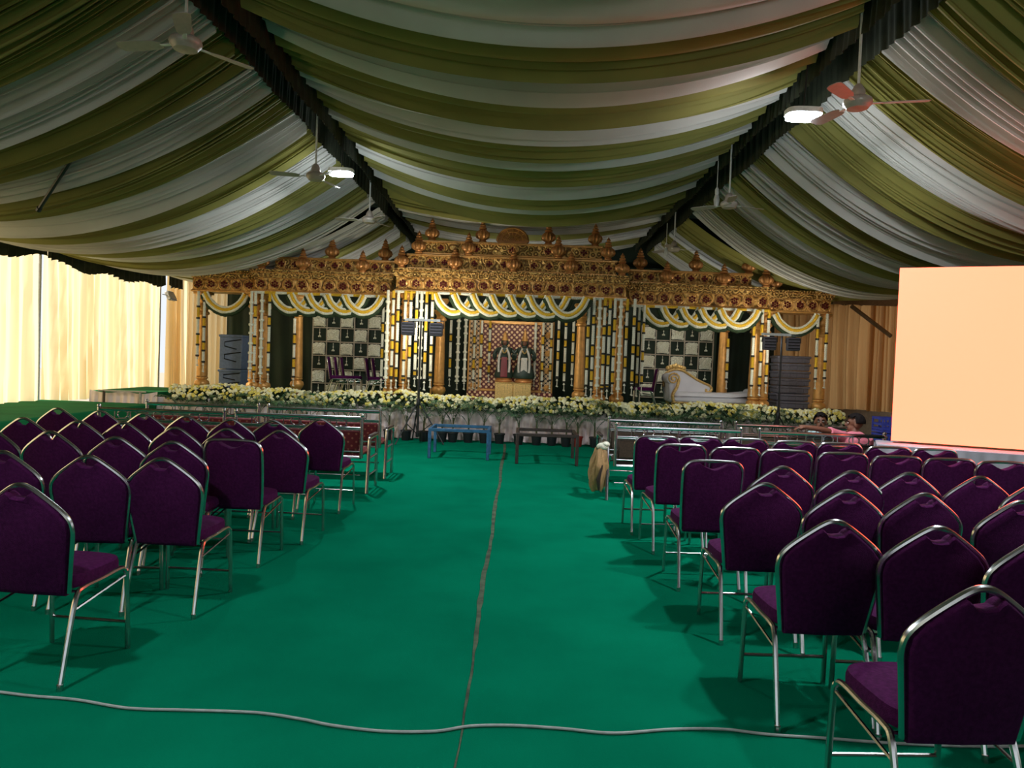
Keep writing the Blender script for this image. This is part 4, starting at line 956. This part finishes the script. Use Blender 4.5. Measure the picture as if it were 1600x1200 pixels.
for i in range(4):
    e = empty('blue_crate', (p.x, 11.2, i * .245), 0, 'blue slatted plastic crate, %s from the ground, beside the screen' % ORD[i + 1], 'crate', 'blue crates beside the screen')
    MB().box((0, 0, .02), (.42, .32, .03)).obj('floor_tray', M['bluecrate'], e, smooth=False)
    for s in (-1, 1):
        for z_ in (.06, .13, .215):
            MB().box((0, s * .15, z_), (.42, .02, .035)).obj('slat', M['bluecrate'], e, smooth=False); MB().box((s * .2, 0, z_), (.02, .30, .035)).obj('slat', M['bluecrate'], e, smooth=False)
        for k in range(5): MB().box((-.2 + k * .1, s * .155, .12), (.022, .02, .23)).obj('post', M['bluecrate'], e, smooth=False)

# ---- light stands
def stand(px, pyt, y, spread, bar_px, heads, label, watts):
    t = W(px, pyt, y); x = t.x; h = t.z; e = empty('light_stand', (x, y, 0), 0, label, 'light stand', 'light stands before the stage')
    MB().tube([(0, 0, .12), (0, 0, 1.2)], .024, 8).tube([(0, 0, 1.1), (0, 0, h)], .017, 8).obj('pole', M['black'], e)
    MB().lathe([(.035, .72), (.04, .74), (.04, .82), (.03, .84)], 10).lathe([(.03, .12), (.035, .14), (.035, .20)], 10).obj('collar', M['black'], e)
    for k in range(3):
        a_ = -2.3 + k * 2 * PI / 3; f = (spread * math.cos(a_), spread * math.sin(a_), .02)
        MB().tube([(0, 0, .80), (f[0], f[1], .012)], .013, 6).tube([(0, 0, .17), (f[0] * .52, f[1] * .52, .385)], .009, 6).obj('leg', M['black'], e)
    xa, xb = W(bar_px[0], pyt, y).x - x, W(bar_px[1], pyt, y).x - x
    MB().box(((xa + xb) / 2, 0, h), (xb - xa, .04, .045)).obj('crossbar', M['white'], e, smooth=False)
    for hp in heads:
        hx = W(hp, pyt, y).x - x; hd = MB().box((hx, 0, h - .17), (.25, .09, .25), ch=.02).obj('lamp_head', M['crate'], e)
        for k in range(4): MB().box((hx, -.05, h - .25 + k * .055), (.21, .012, .02)).obj('cooling_fin', M['black'], hd, smooth=False)
        MB().tube([(hx - .14, 0, h - .15), (hx - .14, 0, h - .01), (hx + .14, 0, h - .01), (hx + .14, 0, h - .15)], .01, 6).obj('yoke', M['black'], hd)
        MB().box((hx, .052, h - .17), (.21, .02, .21), ch=.005).obj('lens', M['lampglow'], hd)
        l = bpy.data.lights.new('stand_light', 'AREA'); l.shape = 'SQUARE'; l.size = .22; l.energy = watts; l.color = (1, .86, .62)
        lo = bpy.data.objects.new('stand_light', l); C.objects.link(lo); lo.parent = e; lo.location = (hx, .075, h - .17); lo.rotation_euler = (PI / 2 + .38, 0, 0)
stand(658, 500, 13.75, .52, (633, 688), (638, 682), 'black tripod stand with two lamp heads left of the blue table frame', 20)
stand(1222, 523, 13.75, .42, (1190, 1236), (1203, 1240), 'dark tripod stand with two lamp heads before the right arch', 11)

# ================================================================== SCREEN
A = Vector((4.165, 8.22, 0)); Bv = Vector((5.29, 7.72, 0)); dr = (Bv - A).normalized(); ang = math.atan2(dr.y, dr.x)
sc = empty('led_screen', (A.x, A.y, 0), ang, 'large glowing peach LED screen at the right edge', 'screen')
zb_, zt_ = .88, 2.79; LW = 2.9
MB().box((LW / 2, -.012, (zb_ + zt_) / 2), (LW, .02, zt_ - zb_)).obj('display', M['led'], sc, smooth=False)
MB().box((LW / 2, .06, (zb_ + zt_) / 2), (LW - .02, .11, zt_ - zb_ - .02), ch=.005).obj('cabinet', M['black'], sc)
for x_ in (.25, 1.45, 2.6):
    MB().box((x_, .2, zt_ / 2), (.05, .05, zt_ - .3)).box((x_, .55, .03), (.05, .8, .05)).tube([(x_, .2, 1.9), (x_, .9, .05)], .02, 6).obj('support', M['black'], sc, smooth=False)
tb = empty('screen_table', (A.x, A.y, 0), ang, 'grey satin draped table under the glowing screen', 'table')
MB().box((LW / 2 - .05, -.02, .83), (LW + .2, .56, .05), ch=.01).obj('top', M['satin'], tb)
def sfn(u, v):
    x_ = -.15 + (LW + .2) * u; s = x_ * 2 * PI; o = (.02 * math.sin(s * 3.3) + .012 * math.sin(s * 7.7 + 1)) * (1.1 - v)
    return (x_, -.31 - o - .03 * (1 - v), .01 + .83 * v)
MB().grid(sfn, 300, 6).obj('cloth_front', M['satin'], tb)
MB().grid(lambda u, v: (-.16 - .012 * math.sin(u * 40) * (1.1 - v), -.30 + .56 * u, .01 + .83 * v), 60, 4).obj('cloth_side', M['satin'], tb)

# ================================================================== PEOPLE
def person(loc, rz, head_yaw, head_pitch, arm, shirt, label, seat=.40, torso=.44, slouch=.14):
    """seated figure facing +y; body is one remeshed skin"""
    e = empty('person', loc, rz, label, 'person', 'people on the right benches')
    hip = Vector((0, .10, seat)); chest = Vector((0, .10 - slouch, seat + torso * .72)); neck = Vector((0, .10 - slouch * .95, seat + torso)); hc = neck + Vector((0, .03, .125))
    RH = Matrix.Rotation(head_yaw, 3, 'Z') @ Matrix.Rotation(head_pitch, 3, 'X')
    b = MB()
    def limb(pts, rs, n=10, bb=b): bb.tube(spline(pts, 4), [rs[min(len(rs) - 1, int(i / 4))] * (1 - (i % 4) / 4) + rs[min(len(rs) - 1, int(i / 4) + 1)] * ((i % 4) / 4) for i in range((len(pts) - 1) * 4 + 1)], n)
    b.ball(hip + Vector((0, 0, .05)), (.17, .13, .13), 14, 8); b.ball(chest, (.18, .11, .16), 14, 8); b.ball((hip + chest) / 2, (.155, .11, .16), 14, 8)
    limb([chest + Vector((0, 0, .06)), neck, hc - Vector((0, 0, .04))], [.075, .055, .052])
    b.ball(hc + RH @ Vector((0, -.012, .03)), (.074, .092, .088), 16, 10, M=RH); b.ball(hc + RH @ Vector((0, .02, -.045)), (.056, .066, .062), 14, 8, M=RH)
    b.ball(hc + RH @ Vector((0, .075, -.095)), (.022, .018, .018), 8, 6, M=RH)
    b.tube([hc + RH @ Vector((0, .080, .025)), hc + RH @ Vector((0, .104, -.022))], [.010, .018], 8); b.ball(hc + RH @ Vector((0, .074, .032)), (.046, .016, .010), 10, 5, M=RH)
    for s in (-1, 1): b.ball(hc + RH @ Vector((s * .076, -.008, -.005)), (.011, .024, .034), 8, 6, M=RH)
    ends = {}
    for s in (-1, 1):
        sh_ = chest + Vector((s * .17, 0, .09))
        if arm == 'stretch' and s == -1:
            el = sh_ + Vector((-.25, -.15, .085)); wr = el + Vector((-.26, -.05, .035)); fd = Vector((-1, .05, -.12)).normalized(); upv = Vector((0, 0, 1))
        else:
            el = sh_ + Vector((s * .05, .10, -.26)); wr = Vector((s * .14, .40, seat + .15)); fd = Vector((0, 1, -.15)).normalized(); upv = Vector((0, 0, 1))
        ends[s] = (sh_, el, wr); limb([sh_, el, wr], [.050, .040, .026])
        sd = fd.cross(upv).normalized(); pc = wr + fd * .05
        b.ball(pc, (.042, .042, .022), 10, 6); b.tube([wr, pc + fd * .03], [.028, .036], 8)
        for k in range(4):
            f0 = wr + fd * .075 + sd * (k - 1.5) * .021; l = (.062, .075, .07, .055)[k]
            b.tube([f0, f0 + fd * l * .5, f0 + fd * l - Vector((0, 0, .025))], [.0095, .009, .008], 6)
        t0 = wr + fd * .03 + sd * .032 * s; b.tube([t0, t0 + fd * .03 + sd * .02 * s, t0 + fd * .06 + sd * .018 * s - Vector((0, 0, .01))], [.011, .010, .009], 6)
        kn = Vector((s * .14, .50, seat + .02)); an = Vector((s * .13, .52, .08)); limb([hip + Vector((s * .09, 0, .03)), kn, an], [.09, .062, .042])
        b.tube([an - Vector((0, .05, .04)), an + Vector((0, .06, -.045)), an + Vector((0, .15, -.055))], [.038, .036, .026], 8)
    o = b.obj('body', M['skin'], e)
    m = o.modifiers.new('remesh', 'REMESH'); m.mode = 'VOXEL'; m.voxel_size = .0075; m.use_smooth_shade = True
    m = o.modifiers.new('smooth', 'SMOOTH'); m.iterations = 4; m.factor = .5
    # hair, eyes, brows, moustache
    hb = MB()
    def hair(u, v):
        a_ = 2 * PI * u; el = v * 1.75 ; low = 0
        r_ = Vector((.083 * math.sin(el) * math.sin(a_), .103 * math.sin(el) * math.cos(a_), .098 * math.cos(el)))
        if math.cos(a_) > .25 and r_.z < .055: r_.z = .055 + .012 * math.sin(a_ * 9); r_.y = min(r_.y, .088)
        r_ *= 1 + .025 * math.sin(a_ * 17 + v * 9)
        return hc + RH @ (r_ + Vector((0, -.014, .037)))
    hb.grid(hair, 48, 12); ho = hb.obj('hair', M['hair'], e); sm = ho.modifiers.new('solid', 'SOLIDIFY'); sm.thickness = .012; sm.offset = .3
    for s in (-1, 1):
        ey = MB().ball(hc + RH @ Vector((s * .031, .0815, .012)), (.013, .008, .007), 10, 6, M=RH).obj('eye', M['eyew'], e)
        MB().ball(hc + RH @ Vector((s * .031, .0885, .012)), (.006, .003, .006), 8, 5, M=RH).obj('iris', M['hair'], ey)
        MB().tube([hc + RH @ Vector((s * .014, .091, .033)), hc + RH @ Vector((s * .034, .089, .039)), hc + RH @ Vector((s * .052, .074, .033))], [.004, .005, .003], 5).obj('eyebrow', M['hair'], e)
    MB().tube([hc + RH @ Vector((-.024, .078, -.062)), hc + RH @ Vector((0, .088, -.060)), hc + RH @ Vector((.024, .078, -.062))], [.003, .006, .003], 6).obj('lips', M['lip'], e)
    MB().tube([hc + RH @ Vector((-.030, .074, -.050)), hc + RH @ Vector((0, .090, -.043)), hc + RH @ Vector((.030, .074, -.050))], [.004, .006, .004], 6).obj('moustache', M['hair'], e)
    # clothes
    c = MB(); c.ball(chest, (.196, .126, .175), 14, 8); c.ball((hip + chest) / 2, (.178, .130, .19), 14, 8); c.ball(hip + Vector((0, 0, .08)), (.186, .146, .12), 14, 8)
    limb([chest + Vector((0, 0, .08)), neck - Vector((0, 0, .012))], [.10, .072], 10, c)
    for s in (-1, 1):
        sh_, el, wr = ends[s]; limb([sh_ - Vector((s * .03, 0, 0)), sh_.lerp(el, .45), sh_.lerp(el, .85)], [.078, .068, .064], 10, c)
    so2 = c.obj('shirt', M[shirt], e); m = so2.modifiers.new('remesh', 'REMESH'); m.mode = 'VOXEL'; m.voxel_size = .011; m.use_smooth_shade = True; m = so2.modifiers.new('smooth', 'SMOOTH'); m.iterations = 5
    c = MB(); c.ball(hip + Vector((0, 0, .02)), (.19, .15, .12), 14, 8)
    for s in (-1, 1): limb([hip + Vector((s * .09, 0, .02)), Vector((s * .14, .50, seat + .02)), Vector((s * .13, .52, .12))], [.105, .080, .066], 10, c)
    tr_ = c.obj('trousers', M['denim'], e); m = tr_.modifiers.new('remesh', 'REMESH'); m.mode = 'VOXEL'; m.voxel_size = .013; m.use_smooth_shade = True
    return e
p = W(1338, 668, 9.0)
person((p.x - .0, 9.02, 0), 0.0, 1.35, .05, 'stretch', 'shirtB', 'seated person in a pink shirt, arm stretched along the bench rail', .42, .44, .10)
p = W(1287, 655, 10.05)
person((p.x, 10.05, 0), .35, 2.45, .05, 'rest', 'shirtA', 'seated person in a pale shirt looking back over the bench', .40, .40, .08)
